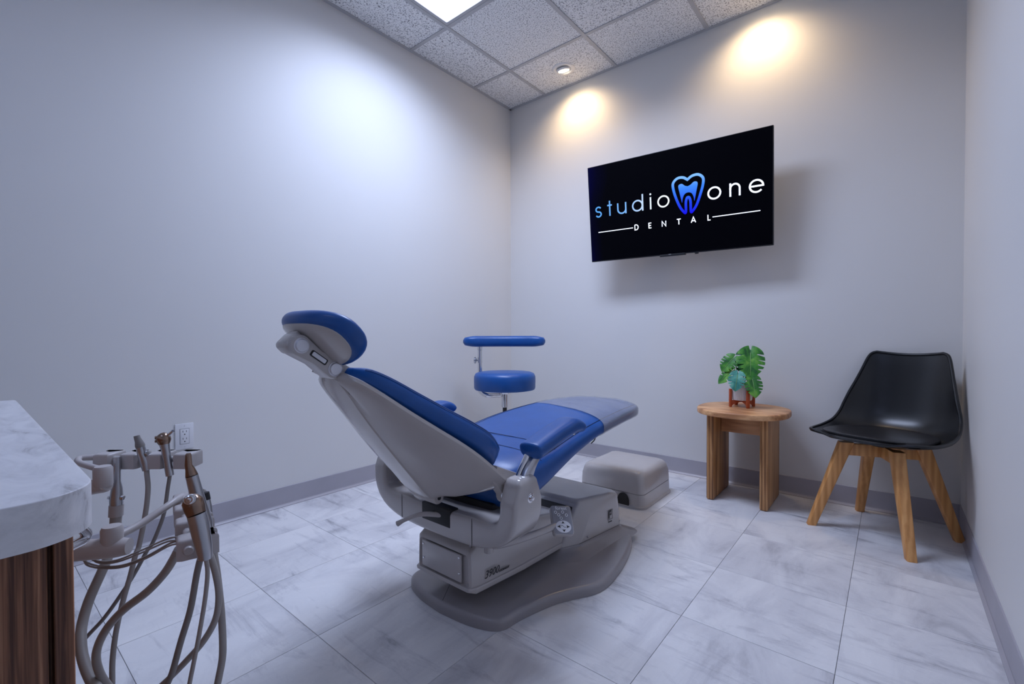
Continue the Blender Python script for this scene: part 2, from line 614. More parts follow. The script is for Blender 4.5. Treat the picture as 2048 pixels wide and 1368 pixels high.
def strokes(name, lines, width, mat4, mat, parent=None, h=0.0006):
    """flat ribbons (lists of 2-D points, optional closed flag) as printed lettering"""
    verts, faces = [], []
    for ln in lines:
        closed = False
        if isinstance(ln, tuple):
            ln, closed = ln
        P = [Vector(p) for p in ln]
        n = len(P)
        b0 = len(verts)
        for i in range(n):
            if closed:
                a, c = P[i - 1], P[(i + 1) % n]
            else:
                a, c = P[max(i - 1, 0)], P[min(i + 1, n - 1)]
            t1 = (P[i] - a).normalized() if (P[i] - a).length > 1e-9 else None
            t2 = (c - P[i]).normalized() if (c - P[i]).length > 1e-9 else None
            t = ((t1 or t2) + (t2 or t1)).normalized()
            nn = Vector((-t.y, t.x))
            k = 1.0
            if t1 and t2:
                k = 1 / max(0.5, t.dot(t1))
            w = width / 2 * k
            for s, z in ((1, 0), (-1, 0), (-1, h), (1, h)):
                q = P[i] + nn * (w * s)
                verts.append(mat4 @ Vector((q.x, q.y, z)))
        m = n if closed else n - 1
        for i in range(m):
            A, B = b0 + 4 * i, b0 + 4 * ((i + 1) % n)
            for k in range(4):
                k2 = (k + 1) % 4
                faces.append((A + k, A + k2, B + k2, B + k))
        if not closed:
            faces.append((b0, b0 + 1, b0 + 2, b0 + 3))
            e = b0 + 4 * (n - 1)
            faces.append((e + 3, e + 2, e + 1, e))
    me = pydata(verts, faces)
    bm = bmesh.new()
    bm.from_mesh(me)
    return finish(name, from_bm(bm), mat, parent, smooth=False)

def text(name, s, size, mat4, mat, parent, shear=0.0, h=0.0004, spacing=1.0, bold=0.0):
    cu = bpy.data.curves.new('t', 'FONT')
    cu.body = s
    cu.size = size
    cu.shear = shear
    cu.extrude = h
    cu.offset = bold
    cu.space_character = spacing
    cu.align_x = 'CENTER'
    cu.align_y = 'CENTER'
    cu.resolution_u = 3
    ob = bpy.data.objects.new('t', cu)
    me = bpy.data.meshes.new_from_object(ob)
    bpy.data.objects.remove(ob)
    me.transform(mat4)
    return finish(name, me, mat, parent, smooth=False)

def arc(cx, cy, rx, ry, a0, a1, n=16):
    return [(cx + rx * math.cos(math.radians(a0 + (a1 - a0) * k / n)), cy + ry * math.sin(math.radians(a0 + (a1 - a0) * k / n))) for k in range(n + 1)]

# ------------------------------------------------------------------ the room
W, H, YF = 2.690, 2.74, -4.40
T = 0.12
XL = [0.735 - 0.399 * 2, 0.735 - 0.399, 0.735, 1.134, 1.533, 1.932, 2.331, 2.730]
YL = [-1.10 + 0.3895 * k for k in (3, 2, 1, 0)] + [-1.10 - 0.3895 * k for k in range(1, 10)]
floor = struct(finish('floor', pydata([(-T, T, -0.05), (W + T, T, -0.05), (W + T, YF - T, -0.05), (-T, YF - T, -0.05),
                                      (-T, T, -0.003), (W + T, T, -0.003), (W + T, YF - T, -0.003), (-T, YF - T, -0.003)],
                                     [(0, 1, 2, 3), (7, 6, 5, 4), (0, 4, 5, 1), (1, 5, 6, 2), (2, 6, 7, 3), (3, 7, 4, 0)]), M['joint'], smooth=False))
random.seed(3)
for i in range(len(XL) - 1):
    for j in range(len(YL) - 1):
        x0, x1 = max(XL[i], 0) + 0.0006, min(XL[i + 1], W) - 0.0006
        y1, y0 = min(YL[j], 0) - 0.0006, max(YL[j + 1], YF) + 0.0006
        if x1 - x0 < 0.02 or y1 - y0 < 0.02:
            continue
        t = box('floor_tile', (x0, y0, -0.0035), (x1, y1, 0.0), M['floor'], floor, bevel=0.0006, seg=1)

def wall(name, lo, hi):
    return struct(box(name, lo, hi, M['wall']))
wall('wall_left', (-T, YF, -0.003), (0, T, H + 0.06))
wall('wall_back', (0, 0, -0.003), (W, T, H + 0.06))
wall('wall_right', (W, YF, -0.003), (W + T, T, H + 0.06))
wall('wall_front', (-T, YF - T, -0.003), (W + T, YF, H + 0.06))

BH, TH, TOE = 0.102, 0.004, 0.0125
def base_profile(name, a, b, inward):
    """rubber cove base with a curved toe between floor points a and b"""
    a, b, inw = Vector((*a, 0)), Vector((*b, 0)), Vector((*inward, 0))
    prof = [(0, BH), (TH * 0.6, BH), (TH, BH - 0.002), (TH, 0.022)]
    for k in range(1, 6):
        an = PI / 2 * k / 6
        prof.append((TH + (TOE - TH) * (1 - math.cos(an)), 0.022 - 0.020 * math.sin(an)))
    prof += [(TOE, 0.0015), (TOE, 0.0004), (0, 0.0004)]
    rings = [[p + inw * d + Vector((0, 0, z)) for d, z in prof] for p in (a, b)]
    o = struct(finish(name, loft_mesh(rings), M['base']))
    rings = [[p + inw * d + Vector((0, 0, z)) for d, z in [(TH + 0.0015, 0.013), (TH + 0.006, 0.0062), (TOE + 0.0015, 0.0032), (TOE + 0.0015, 0.0005), (TH, 0.0005)]] for p in (a, b)]
    finish('base_toe', loft_mesh(rings), M['toe'], o)
base_profile('baseboard_left', (0, YF), (0, 0), (1, 0))
base_profile('baseboard_back', (0, 0), (W, 0), (0, -1))
base_profile('baseboard_right', (W, YF), (W, 0), (-1, 0))
base_profile('baseboard_front', (0, YF), (W, YF), (0, 1))

# ceiling: slab, lay-in tiles, grid
ceil = struct(box('ceiling', (-T, YF - T, H + 0.06), (W + T, T, H + 0.10), M['plenum']))
CX_ = [0, 0.358, 0.956, 1.562, 2.160, W]
CY_ = [0, -0.436, -1.027, -1.620, -2.213, -2.806, -3.399, -3.992, YF]
PANELS = [(0.358, 1.562, -1.620, -1.027), (0.956, 2.160, -3.992, -3.399)]  # second entry is an added, unseen fill light behind the camera
for i in range(len(CX_) - 1):
    for j in range(len(CY_) - 1):
        x0, x1, y1, y0 = CX_[i], CX_[i + 1], CY_[j], CY_[j + 1]
        if any(x0 >= a - 1e-4 and x1 <= b + 1e-4 and y0 >= c - 1e-4 and y1 <= d + 1e-4 for a, b, c, d in PANELS):
            continue
        box('ceiling_tile', (x0 + 0.003, y0 + 0.003, H + 0.004), (x1 - 0.003, y1 - 0.003, H + 0.020), M['ceil'], ceil, bevel=0.002, seg=1)
for x in CX_[1:-1]:
    cuts = sorted((c, d) for a_, b_, c, d in PANELS if a_ + 0.01 < x < b_ - 0.01)
    y0 = YF
    for c, d in cuts + [(0, 0)]:
        box('grid_runner', (x - 0.012, y0, H - 0.001), (x + 0.012, c - (0.0125 if c else 0), H + 0.0045), M['tbar'], ceil, bevel=0.0008, seg=1)
        y0 = d + 0.0125
for y in CY_[1:-1]:
    for i in range(len(CX_) - 1):
        xm = (CX_[i] + CX_[i + 1]) / 2
        if any(a < xm < b and c + 0.01 < y < d - 0.01 for a, b, c, d in PANELS):
            continue
        box('grid_tee', (CX_[i] + 0.0125, y - 0.012, H - 0.0005), (CX_[i + 1] - 0.0125, y + 0.012, H + 0.0045), M['tbar'], ceil, bevel=0.0008, seg=1)
for nm, lo, hi in (('l', (0, YF, 0), (0.019, 0, 0)), ('b', (0, -0.019, 0), (W, 0, 0)), ('r', (W - 0.019, YF, 0), (W, 0, 0)), ('f', (0, YF, 0), (W, YF + 0.019, 0))):
    box('wall_angle', (lo[0], lo[1], H - 0.002), (hi[0], hi[1], H + 0.004), M['tbar'], ceil)

for k, (a, b, c, d) in enumerate(PANELS):
    lab = ['flush ceiling light panel nearest the back wall', 'added fill light panel in the ceiling behind the camera'][k]
    t = thing('ceiling_light_panel', lab, 'ceiling light', ((a + b) / 2, (c + d) / 2, H), 'ceiling light panels')
    box('diffuser', (a + 0.034, c + 0.034, H + 0.006), (b - 0.034, d - 0.034, H + 0.012), M['panel'] if k == 0 else M['fill_panel'], t)
    if k == 0:
        al_ = bpy.data.lights.new('panel_light', 'AREA')
        al_.shape = 'RECTANGLE'
        al_.size, al_.size_y = b - a - 0.07, d - c - 0.07
        al_.energy = PANEL_POWER
        al_.color = PANEL_COLOR
        al_.spread = math.radians(152)
        ao = bpy.data.objects.new('panel_light', al_)
        col.objects.link(ao)
        ao.parent = t
        ao.location = (0, 0, 0.0045)
    for lo, hi in (((a + 0.0125, c + 0.0125), (a + 0.034, d - 0.0125)), ((b - 0.034, c + 0.0125), (b - 0.0125, d - 0.0125)),
                   ((a + 0.034, c + 0.0125), (b - 0.034, c + 0.034)), ((a + 0.034, d - 0.034), (b - 0.034, d - 0.0125))):
        box('light_frame', (lo[0], lo[1], H + 0.0005), (hi[0], hi[1], H + 0.014), M['tbar'], t, bevel=0.001, seg=1)

for k, x in enumerate((0.659, 1.86)):
    y = -0.212
    lab = ['recessed round downlight near the left corner', 'recessed round downlight above the television right end'][k]
    t = thing('downlight', lab, 'downlight', (x, y, H + 0.004), 'recessed downlights along the back wall')
    lathe('trim_ring', [(0.050, 0.002), (0.053, 0.006), (0.060, 0.008), (0.074, 0.006), (0.079, 0.001), (0.079, -0.0008), (0.050, -0.0008)], (x, y, H + 0.004), (0, 0, -1), M['trimwhite'], t, 48)
    tl = Vector((0.0, 0.28, -1)).normalized()
    lathe('eyeball', [(0.049, 0.0), (0.0485, 0.006), (0.045, 0.011), (0.040, 0.013), (0.038, 0.011)], (x, y, H + 0.003), tl, M['trimwhite'], t, 36)
    lathe('lens', [(0.0, 0.0128), (0.036, 0.0118), (0.0385, 0.0105), (0.0, 0.0100)], (x, y, H + 0.003), tl, M['lamp'], t, 32)
    sp = bpy.data.lights.new('downlight_beam', 'SPOT')
    sp.energy = SPOT_POWER
    sp.color = SPOT_COLOR
    sp.spot_size = math.radians(140)
    sp.spot_blend = 1.0
    sp.shadow_soft_size = 0.035
    so = bpy.data.objects.new('downlight_beam', sp)
    col.objects.link(so)
    so.parent = t
    so.location = (0, 0.008, -0.030)
    so.rotation_euler = Vector((0, 0.30, -1)).to_track_quat('-Z', 'Y').to_euler()

# wall socket
t = thing('wall_outlet', 'white double wall socket low on the left wall', 'wall outlet', (0, -2.294, 0.384))
box('cover_plate', (0.0005, -2.329, 0.384), (0.0065, -2.259, 0.498), M['white'], t, bevel=0.002, seg=2)
rc = box('receptacle', (0.0065, -2.311, 0.408), (0.0085, -2.277, 0.474), M['white'], t, bevel=0.0012)
box('receptacle_gap', (0.006, -2.3125, 0.4065), (0.0068, -2.2755, 0.4755), M['padface'], t)
for zc in (0.426, 0.458):
    for dy in (-0.0065, 0.0065):
        box('socket_slot', (0.0080, -2.294 + dy - 0.001, zc + 0.001), (0.0088, -2.294 + dy + 0.001, zc + 0.009), M['slot'], rc)
    lathe('earth_hole', [(0.0, 0.0004), (0.0026, 0.0003), (0.0026, -0.0004), (0, -0.0004)], (0.0085, -2.294, zc - 0.008), (1, 0, 0), M['slot'], rc, 12)
for zc in (0.394, 0.488):
    lathe('plate_screw', [(0.0, 0.001), (0.002, 0.0006), (0.0022, -0.0005), (0, -0.0005)], (0.0065, -2.294, zc), (1, 0, 0), M['silver'], t, 12)

# ------------------------------------------------------------------ dental chair
CX = 1.33
dc = thing('dental_chair', 'reclined blue dental patient chair on grey base in room centre', 'dental chair', (CX, -1.50, 0))

# base plate
half = [(0.0, -1.966), (0.10, -1.957), (0.170, -1.938), (0.205, -1.917), (0.219, -1.890), (0.222, -1.855), (0.232, -1.800), (0.258, -1.705), (0.292, -1.632),
        (0.326, -1.575), (0.343, -1.520), (0.343, -1.450), (0.328, -1.340), (0.298, -1.215), (0.262, -1.120), (0.205, -1.050), (0.11, -1.010), (0.0, -1.0)]
hs = catmull([(p[0], p[1], 0) for p in half], 4)
right = [(CX + p.x, p.y) for p in hs]
left = [(CX - p.x, p.y) for p in hs[1:-1]][::-1]
outl = right + left
bp = slab('base_plate', outl, 0.0005, 0.036, 0.016, M['greybase'], dc)

def block_ring(z, yh, yf, wh, wm, wf, r=0.036):
    c = [(CX - wh, yh), (CX + wh, yh), (CX + wm, yh + 0.085), (CX + wf, yf), (CX - wf, yf), (CX - wm, yh + 0.085)]
    return [(p[0], p[1], z) for p in rounded_poly(c, [r * 0.6, r * 0.6, r * 0.8, r, r, r * 0.8], 5)]
# skirt that sweeps from the plate up to the column
sk = []
for f in range(7):
    q = f / 6
    e = (1 - q) ** 2.2
    sk.append(block_ring(0.030 + 0.034 * q, -1.462 - 0.10 * e, -1.078 + 0.05 * e, 0.13 + 0.03 * e, 0.168 + 0.085 * e, 0.208 + 0.055 * e, 0.045))
loft('base_skirt', sk, M['greybase'], dc, angle=30)
cr = []
for q, zz in ((0, 0.060), (0.02, 0.064), (0.3, 0.11), (0.6, 0.155), (0.9, 0.195)):
    cr.append(block_ring(zz, -1.460 + 0.115 * q, -1.08 - 0.03 * q, 0.128 + 0.006 * q, 0.166, 0.207 + 0.008 * q))
for k in range(1, 6):
    a = PI / 2 * k / 5
    i = 0.020 * (1 - math.cos(a))
    cr.append(block_ring(0.195 + 0.020 * math.sin(a), -1.345 + i, -1.11 - i, 0.134 - i, 0.166 - i, 0.215 - i, 0.034))
colm = loft('base_column', cr, M['grey'], dc, angle=30)
box('column_recess', (CX - 0.118, -1.42, 0.135), (CX + 0.118, -1.335, 0.192), M['dark'], dc, bevel=0.004)
# logo and screws on the near face of the column
nx = Vector((0.207 - 0.166, 0.0, 0)).x
fdir = Vector((0.041, 0.295, 0)).normalized()
fnor = Vector((fdir.y, -fdir.x, 0))
def col_face(y, z, off=0.0006):
    q = (y + 1.375) / 0.295
    return Vector((CX + 0.166 + 0.041 * q, y, z)) + fnor * (off + 0.0025)
mF = frame(col_face(-1.185, 0.128), fdir, (0, 0, 1), fnor)
strokes('column_logo', [([(-0.016, -0.02), (0.016, -0.02), (0.016, 0.02), (-0.016, 0.02)], True)], 0.0014, mF, M['print_dark'], colm)
strokes('column_logo', [[(-0.007, -0.015), (-0.007, 0.014), (0.010, 0.014)]], 0.007, mF, M['print_dark'], colm)
strokes('column_logo', [[(-0.001, -0.001), (0.007, -0.001), (0.007, 0.008)]], 0.004, mF, M['print_dark'], colm)
text('column_logo', 'forest', 0.011, frame(col_face(-1.185, 0.099), fdir, (0, 0, 1), fnor), M['print_dark'], colm)
for y, z in ((-1.335, 0.078), (-1.115, 0.082)):
    lathe('column_screw', [(0, 0.002), (0.003, 0.0015), (0.0036, -0.001), (0, -0.001)], col_face(y, z), fnor, M['chrome'], colm, 14)
strokes('column_seam', [[(-0.15, 0), (0.13, 0)]], 0.0012, frame(col_face(-1.24, 0.066), fdir, (0, 0, 1), fnor), M['dark'], colm)

# lift arm housing
def rect_ring(y, z0, z1, w0, w1, r=0.014):
    pts = rounded_poly([(-w0, z0), (w0, z0), (w1, z1), (-w1, z1)], r, 4)
    return [(CX + p[0], y, p[1]) for p in pts]
lift = loft('lift_arm_cover', [rect_ring(-1.944, 0.118, 0.205, 0.112, 0.108), rect_ring(-1.952, 0.112, 0.213, 0.118, 0.114), rect_ring(-1.946, 0.106, 0.224, 0.126, 0.122),
                               rect_ring(-1.905, 0.100, 0.252, 0.131, 0.118), rect_ring(-1.70, 0.084, 0.246, 0.131, 0.104), rect_ring(-1.42, 0.068, 0.190, 0.124, 0.110)], M['grey'], dc, angle=28)
strokes('housing_seam', [[(-0.062, -0.075), (0.0, 0.0)]], 0.001, frame((CX, -1.9, 0.1), (0, 1, 0), (0, 0, 1), (1, 0, 0)), M['dark'], lift)
loft('lower_lip', [rect_ring(-1.958, 0.104, 0.116, 0.120, 0.124, 0.004), rect_ring(-1.935, 0.095, 0.114, 0.134, 0.1355, 0.004), rect_ring(-1.70, 0.076, 0.096, 0.134, 0.1355, 0.004), rect_ring(-1.45, 0.062, 0.080, 0.128, 0.1295, 0.004)], M['grey'], lift, angle=30)
box('end_cover', (CX - 0.098, -1.956, 0.122), (CX + 0.088, -1.949, 0.208), M['grey'], lift, bevel=0.003)
for dx, z in ((-0.09, 0.196), (0.08, 0.199), (0.08, 0.150), (-0.088, 0.150)):
    lathe('housing_screw', [(0, 0.0022), (0.003, 0.0016), (0.0038, -0.001), (0, -0.001)], (CX + dx, -1.9565, z), (0, -1, 0), M['chrome'], lift, 14)
lathe('air_button', [(0, 0.005), (0.0045, 0.0045), (0.005, 0.001), (0.0085, 0.0005), (0.0085, -0.003), (0, -0.003)], (CX + 0.104, -1.928, 0.232), (0.1, -0.75, 0.65), M['silver'], lift, 20)
mT = frame((CX + 0.1322, -1.862, 0.133), (0, 1, -0.06), (0, 0.06, 1), (1, 0, 0))
text('model_number', '3900', 0.034, mT, M['print_dark'], lift, shear=0.28)
text('model_number', 'HYDRAULIC', 0.0095, frame((CX + 0.1322, -1.802, 0.121), (0, 1, -0.06), (0, 0.06, 1), (1, 0, 0)), M['print_dark'], lift, shear=0.28, bold=0.0003)

# yoke that carries the seat: a U seen from the head end
def yoke_path():
    pts = [(-0.298, 0.468), (-0.299, 0.42), (-0.296, 0.375), (-0.272, 0.335), (-0.215, 0.313), (-0.10, 0.305), (0, 0.303)]
    full = pts + [(-a, b) for a, b in pts[:-1]][::-1]
    return catmull([(a, 0, b) for a, b in full], 4)
yp = yoke_path()
rings = []
for i, p in enumerate(yp):
    t_ = (yp[min(i + 1, len(yp) - 1)] - yp[max(i - 1, 0)]).normalized()
    nn = Vector((-t_.z, 0, t_.x))
    arm = min(1, max(0, (abs(p.x) - 0.16) / 0.11))
    th = 0.043 * (1 - arm) + 0.031 * arm
    y0, y1 = -1.985 + 0.0 * arm, -1.86 + 0.002 * arm
    top = max(0, (p.z - 0.42) / 0.048)
    pts = rounded_poly([(-th, y0 + 0.018 * top), (th, y0 + 0.018 * top), (th, y1 - 0.018 * top), (-th, y1 - 0.018 * top)], 0.013, 4)
    rings.append([Vector((CX, 0, 0)) + p + nn * a + Vector((0, b, 0)) for a, b in pts])
def cap_in(rings, front):
    """rounded closing of a loft end"""
    r0, r1 = (rings[0], rings[1]) if front else (rings[-1], rings[-2])
    c = sum((Vector(v) for v in r0), Vector()) / len(r0)
    c1 = sum((Vector(v) for v in r1), Vector()) / len(r1)
    d = (c - c1).normalized()
    ex = []
    for k in range(1, 5):
        a = PI / 2 * k / 5
        ex.append([c + (Vector(v) - c) * (0.45 + 0.55 * math.cos(a)) + d * 0.022 * math.sin(a) for v in r0])
    return ex[::-1] + rings if front else rings + ex
rings = cap_in(cap_in(rings, True), False)
yoke = loft('seat_yoke', rings, M['grey'], dc, angle=32)
for s in (1, -1):
    lathe('pivot_bolt', [(0, 0.012), (0.006, 0.011), (0.009, 0.006), (0.0095, 0.003), (0.014, 0.0025), (0.0145, -0.002), (0, -0.002)], (CX + s * 0.3285, -1.918, 0.432), (s, 0, 0), M['chrome'], yoke, 20)
    lathe('pivot_ring', [(0.030, -0.008), (0.038, -0.008), (0.040, 0.0), (0.038, 0.008), (0.030, 0.008)], (CX + s * 0.262, -1.918, 0.432), (s, 0, 0), M['chrome'], dc, 32)
box('lever_recess', (CX - 0.060, -1.9862, 0.298), (CX + 0.072, -1.95, 0.352), M['dark'], yoke, bevel=0.002)
strokes('yoke_seam', [[(0, -0.043), (0, 0.043)]], 0.0015, frame((CX + 0.165, -1.9856, 0.309), (1, 0, 0), (0, 0, 1), (0, -1, 0)), M['dark'], yoke)
strokes('yoke_seam', [[(0, -0.043), (0, 0.043)]], 0.0015, frame((CX - 0.165, -1.9856, 0.309), (1, 0, 0), (0, 0, 1), (0, -1, 0)), M['dark'], yoke)
tube('recline_lever', [(CX + 0.035, -1.975, 0.327), (CX - 0.02, -2.0, 0.325), (CX - 0.05, -2.02, 0.318), (CX - 0.085, -2.04, 0.300), (CX - 0.103, -2.05, 0.288)],
     [0.009, 0.008, 0.0065, 0.0065, 0.009], M['grey'], dc, 12, 5)
# support plate and mast below the yoke
lathe('swivel_mast', [(0.085, 0.0), (0.088, 0.02), (0.07, 0.035), (0.066, 0.07)], (CX, -1.84, 0.235), (0, 0, 1), M['dark'], dc, 32)
box('seat_frame', (CX - 0.17, -1.90, 0.325), (CX + 0.17, -1.66, 0.370), M['dark'], dc, bevel=0.012)

# seat and leg cushion
SY = [-1.902, -1.880, -1.830, -1.740, -1.650, -1.500, -1.350, -1.200, -1.080, -0.970, -0.880, -0.810, -0.775]
SW = [0.150, 0.205, 0.235, 0.250, 0.255, 0.252, 0.245, 0.236, 0.225, 0.209, 0.182, 0.140, 0.08]
ST = [0.440, 0.468, 0.486, 0.500, 0.516, 0.540, 0.556, 0.566, 0.570, 0.568, 0.560, 0.546, 0.528]
SB = [0.385, 0.350, 0.336, 0.362, 0.402, 0.452, 0.480, 0.492, 0.497, 0.496, 0.490, 0.486, 0.490]
def seat_ring(y, grow=0.0, n=44):
    w, zt, zb = spl(SY, SW, y) + grow, spl(SY, ST, y) + grow, spl(SY, SB, y) - grow
    zm, hh = (zt + zb) / 2, (zt - zb) / 2
    out = []
    for k in range(n):
        a = 2 * PI * (k + 0.5) / n
        x = w * sgnpow(math.cos(a), 0.42)
        z = zm + hh * sgnpow(math.sin(a), 0.55)
        if math.sin(a) > 0:
            z += 0.014 * (1 - (x / w) ** 2)
        else:
            x *= 1 - 0.06 * (-math.sin(a))
        out.append((CX + x, y, z))
    return out
ys = [SY[0] + (SY[-1] - SY[0]) * (0.5 - 0.5 * math.cos(PI * k / 44)) for k in range(45)]
def closed_loft(rings, k0=0.3, k1=0.3):
    def tip(r, f, dy):
        c = sum((Vector(v) for v in r), Vector()) / len(r)
        return [c + (Vector(v) - c) * f + Vector((0, dy, 0)) for v in r]
    return [tip(rings[0], k0, -0.006)] + rings + [tip(rings[-1], k1, 0.004)]
seat = loft('seat_cushion', closed_loft([seat_ring(y) for y in ys]), M['blue'], dc, angle=60)
def seat_edge(y, side, ang=38):
    w, zt, zb = spl(SY, SW, y), spl(SY, ST, y), spl(SY, SB, y)
    a = math.radians(ang)
    x = w * math.cos(a) ** 0.42
    z = (zt + zb) / 2 + (zt - zb) / 2 * math.sin(a) ** 0.55 + 0.014 * (1 - (x / w) ** 2)
    return Vector((CX + side * (x + 0.0006), y, z + 0.0006))
def seat_top(x, y):
    w, zt, zb = spl(SY, SW, y), spl(SY, ST, y), spl(SY, SB, y)
    u = min(0.999, abs(x) / w)
    ca = u ** (1 / 0.42)
    sa = math.sqrt(max(0, 1 - ca * ca))
    return Vector((CX + x, y, (zt + zb) / 2 + (zt - zb) / 2 * sa ** 0.55 + 0.014 * (1 - u * u) + 0.0004))
for s in (1, -1):
    tube('side_piping', [seat_edge(-1.80 + 0.9 * k / 30, s) for k in range(31)], 0.0013, M['navy'], seat, 6)
for yy, bow in ((-1.735, 0.02), (-1.655, 0.02)):
    tube('cross_seam', [seat_top(-0.235 + 0.47 * k / 24, yy - bow * (1 - ((k - 12) / 12) ** 2)) for k in range(25)], 0.0011, M['navy'], seat, 6)
tube('cross_seam', [seat_top(-0.20 + 0.012 * k / 8, -1.655 + 0.45 * k / 8) for k in range(9)], 0.0011, M['navy'], seat, 6)

# clear toe cover over the leg end
def film_pt(k, q):
    y0 = -1.335
    for _ in range(3):
        x = seat_ring(y0, 0.0035)[k][0]
        y0 = -1.335 + 0.15 * (CX + 0.245 - x) / 0.49
    y = y0 + (SY[-1] - y0) * (1 - (1 - q) ** 1.8)
    v = seat_ring(y, 0.0035)[k]
    wv = 0.0022 * math.sin(60 * y + 12 * v[0]) * max(0, v[2] - 0.53) / 0.04
    return (v[0], v[1], v[2] + wv)
fr2 = [[film_pt(k, i / 22) for k in range(44)] for i in range(23)]
c = Vector((CX, SY[-1], 0.509))
fr2.append([c + (Vector(v) - c) * 0.3 + Vector((0, 0.006, 0)) for v in fr2[-1]])
sg = len(fr2[0])
verts = [v for r in fr2 for v in r]
faces = [(i * sg + k, i * sg + (k + 1) % sg, (i + 1) * sg + (k + 1) % sg, (i + 1) * sg + k) for i in range(len(fr2) - 1) for k in range(sg)]
faces.append(tuple((len(fr2) - 1) * sg + k for k in range(sg)))
film = finish('toe_cover', pydata(verts, faces), M['film'], dc, angle=60)
film['label'] = 'clear plastic toe cover'
tube('cover_strap', [(CX + 0.195, -1.31, 0.486), (CX + 0.20, -1.325, 0.472), (CX + 0.20, -1.352, 0.462)], 0.0022, M['dark'], dc, 6, 4)

# backrest: frame with axis a (towards the head) and normal n (towards the patient)
AO = Vector((CX, -1.969, 0.497))
EA = Vector((0, -0.766, 0.643)).normalized()
EN = Vector((0, 0.643, 0.766)).normalized()
def bk(x, s, n):
    return AO + Vector((x, 0, 0)) + EA * s + EN * n
CS = [-0.055, -0.040, -0.010, 0.040, 0.100, 0.160, 0.230, 0.310, 0.380, 0.425, 0.450]
CW = [0.110, 0.165, 0.215, 0.250, 0.264, 0.250, 0.210, 0.165, 0.130, 0.098, 0.058]
CT = [0.050, 0.068, 0.083, 0.092, 0.092, 0.086, 0.078, 0.070, 0.062, 0.052, 0.034]
def cush_ring(s, n=40):
    w, tt = spl(CS, CW, s), spl(CS, CT, s)
    lowb = -0.006
    out = []
    for k in range(n):
        a = 2 * PI * (k + 0.5) / n
        x = w * sgnpow(math.cos(a), 0.5)
        m, h = (tt + lowb) / 2, (tt - lowb) / 2
        z = m + h * sgnpow(math.sin(a), 0.62)
        if math.sin(a) > 0:
            z -= 0.010 * (1 - (x / w) ** 2)
        out.append(bk(x, s, z))
    return out
ss = [CS[0] + (CS[-1] - CS[0]) * (0.5 - 0.5 * math.cos(PI * k / 40)) for k in range(41)]
rr = [cush_ring(s) for s in ss]
def shrink(r, f, d):
    c = sum((Vector(v) for v in r), Vector()) / len(r)
    return [c + (Vector(v) - c) * f + d for v in r]
back = loft('back_cushion', [shrink(rr[0], 0.35, -EA * 0.006)] + rr + [shrink(rr[-1], 0.35, EA * 0.006)], M['blue'], dc, angle=60)
def cush_pt(s, side, ang, off=0.0010):
    w, tt = spl(CS, CW, s), spl(CS, CT, s)
    a = math.radians(ang)
    ca, sa = math.cos(a), math.sin(a)
    x = w * ca ** 0.5
    z = (tt - 0.006) / 2 + (tt + 0.006) / 2 * sa ** 0.62 - 0.010 * (1 - (x / w) ** 2)
    return bk(side * (x + off * 0.8), s, z + off * 0.8)
for s_ in (1, -1):
    for ang in (17, 25):
        tube('stitch_line', [cush_pt(-0.03 + 0.465 * k / 48, s_, ang) for k in range(49)], 0.0009, M['thread'], back, 5)
    tube('piping_seam', [cush_pt(-0.03 + 0.465 * k / 48, s_, 21, 0.0006) for k in range(49)], 0.0012, M['navy'], back, 5)

# moulded shell behind the back cushion
HS = [-0.040, -0.028, -0.010, 0.030, 0.100, 0.160, 0.230, 0.310, 0.390, 0.435, 0.462]
HW = [0.268, 0.274, 0.276, 0.274, 0.270, 0.254, 0.214, 0.169, 0.132, 0.100, 0.055]
HD = [0.090, 0.108, 0.116, 0.112, 0.099, 0.088, 0.074, 0.057, 0.036, 0.024, 0.014]
def shell_ring(s):
    w, d = spl(HS, HW, s), spl(HS, HD, s)
    sp = min(0.045, w * 0.45)
    side = [(w - 0.012, 0.004), (w, 0.0), (w + 0.001, -0.008), (w * 0.97, -0.012 - 0.06 * d), (w * 0.86, -0.015 - 0.20 * d), (w * 0.70, -0.016 - 0.40 * d), (w * 0.54, -0.014 - 0.58 * d),
            (w * 0.40 + 0.01, -0.010 - 0.72 * d), (min(sp + 0.030, w * 0.40 + 0.004), -0.004 - 0.86 * d), (sp + 0.004, -0.98 * d - 0.002), (sp, -1.0 * d - 0.004), (sp * 0.5, -1.0 * d - 0.006)]
    pts = side + [(0, -d - 0.0065)] + [(-a, b) for a, b in side[::-1]]
    pts += [(-(w - 0.02), 0.004), (0, 0.004), (w - 0.02, 0.004)]
    return [bk(a, s, b) for a, b in pts]
s2 = [HS[0] + (HS[-1] - HS[0]) * (0.5 - 0.5 * math.cos(PI * k / 30)) for k in range(31)]
rr = [shell_ring(s) for s in s2]
shell = loft('back_shell', rr + [shrink(rr[-1], 0.7, EA * 0.006)], M['greysh'], dc, angle=22)
for s in (1, -1):
    # ear that reaches down to the pivot
    c0 = Vector((CX + s * 0.245, -1.918, 0.432))
    prism('shell_ear', [(0.034 * math.cos(a), 0.034 * math.sin(a)) for a in [PI + PI * k / 10 for k in range(11)]] + [(0.030, 0.05), (-0.06, 0.09), (-0.075, 0.05)], 0.03,
          frame(c0 - Vector((s * 0.015, 0, 0)), (0, s, 0), (0, 0, 1), (s, 0, 0)) if s > 0 else frame(c0 + Vector((0.015, 0, 0)), (0, 1, 0), (0, 0, 1), (-1, 0, 0)), M['greysh'], shell, bevel=0.006)
lathe('hinge_boss', [(0, 0.05), (0.017, 0.05), (0.02, 0.046), (0.02, -0.05), (0, -0.05)], bk(0.0, -0.036, -0.105), (1, 0, 0), M['greysh'], shell, 20)
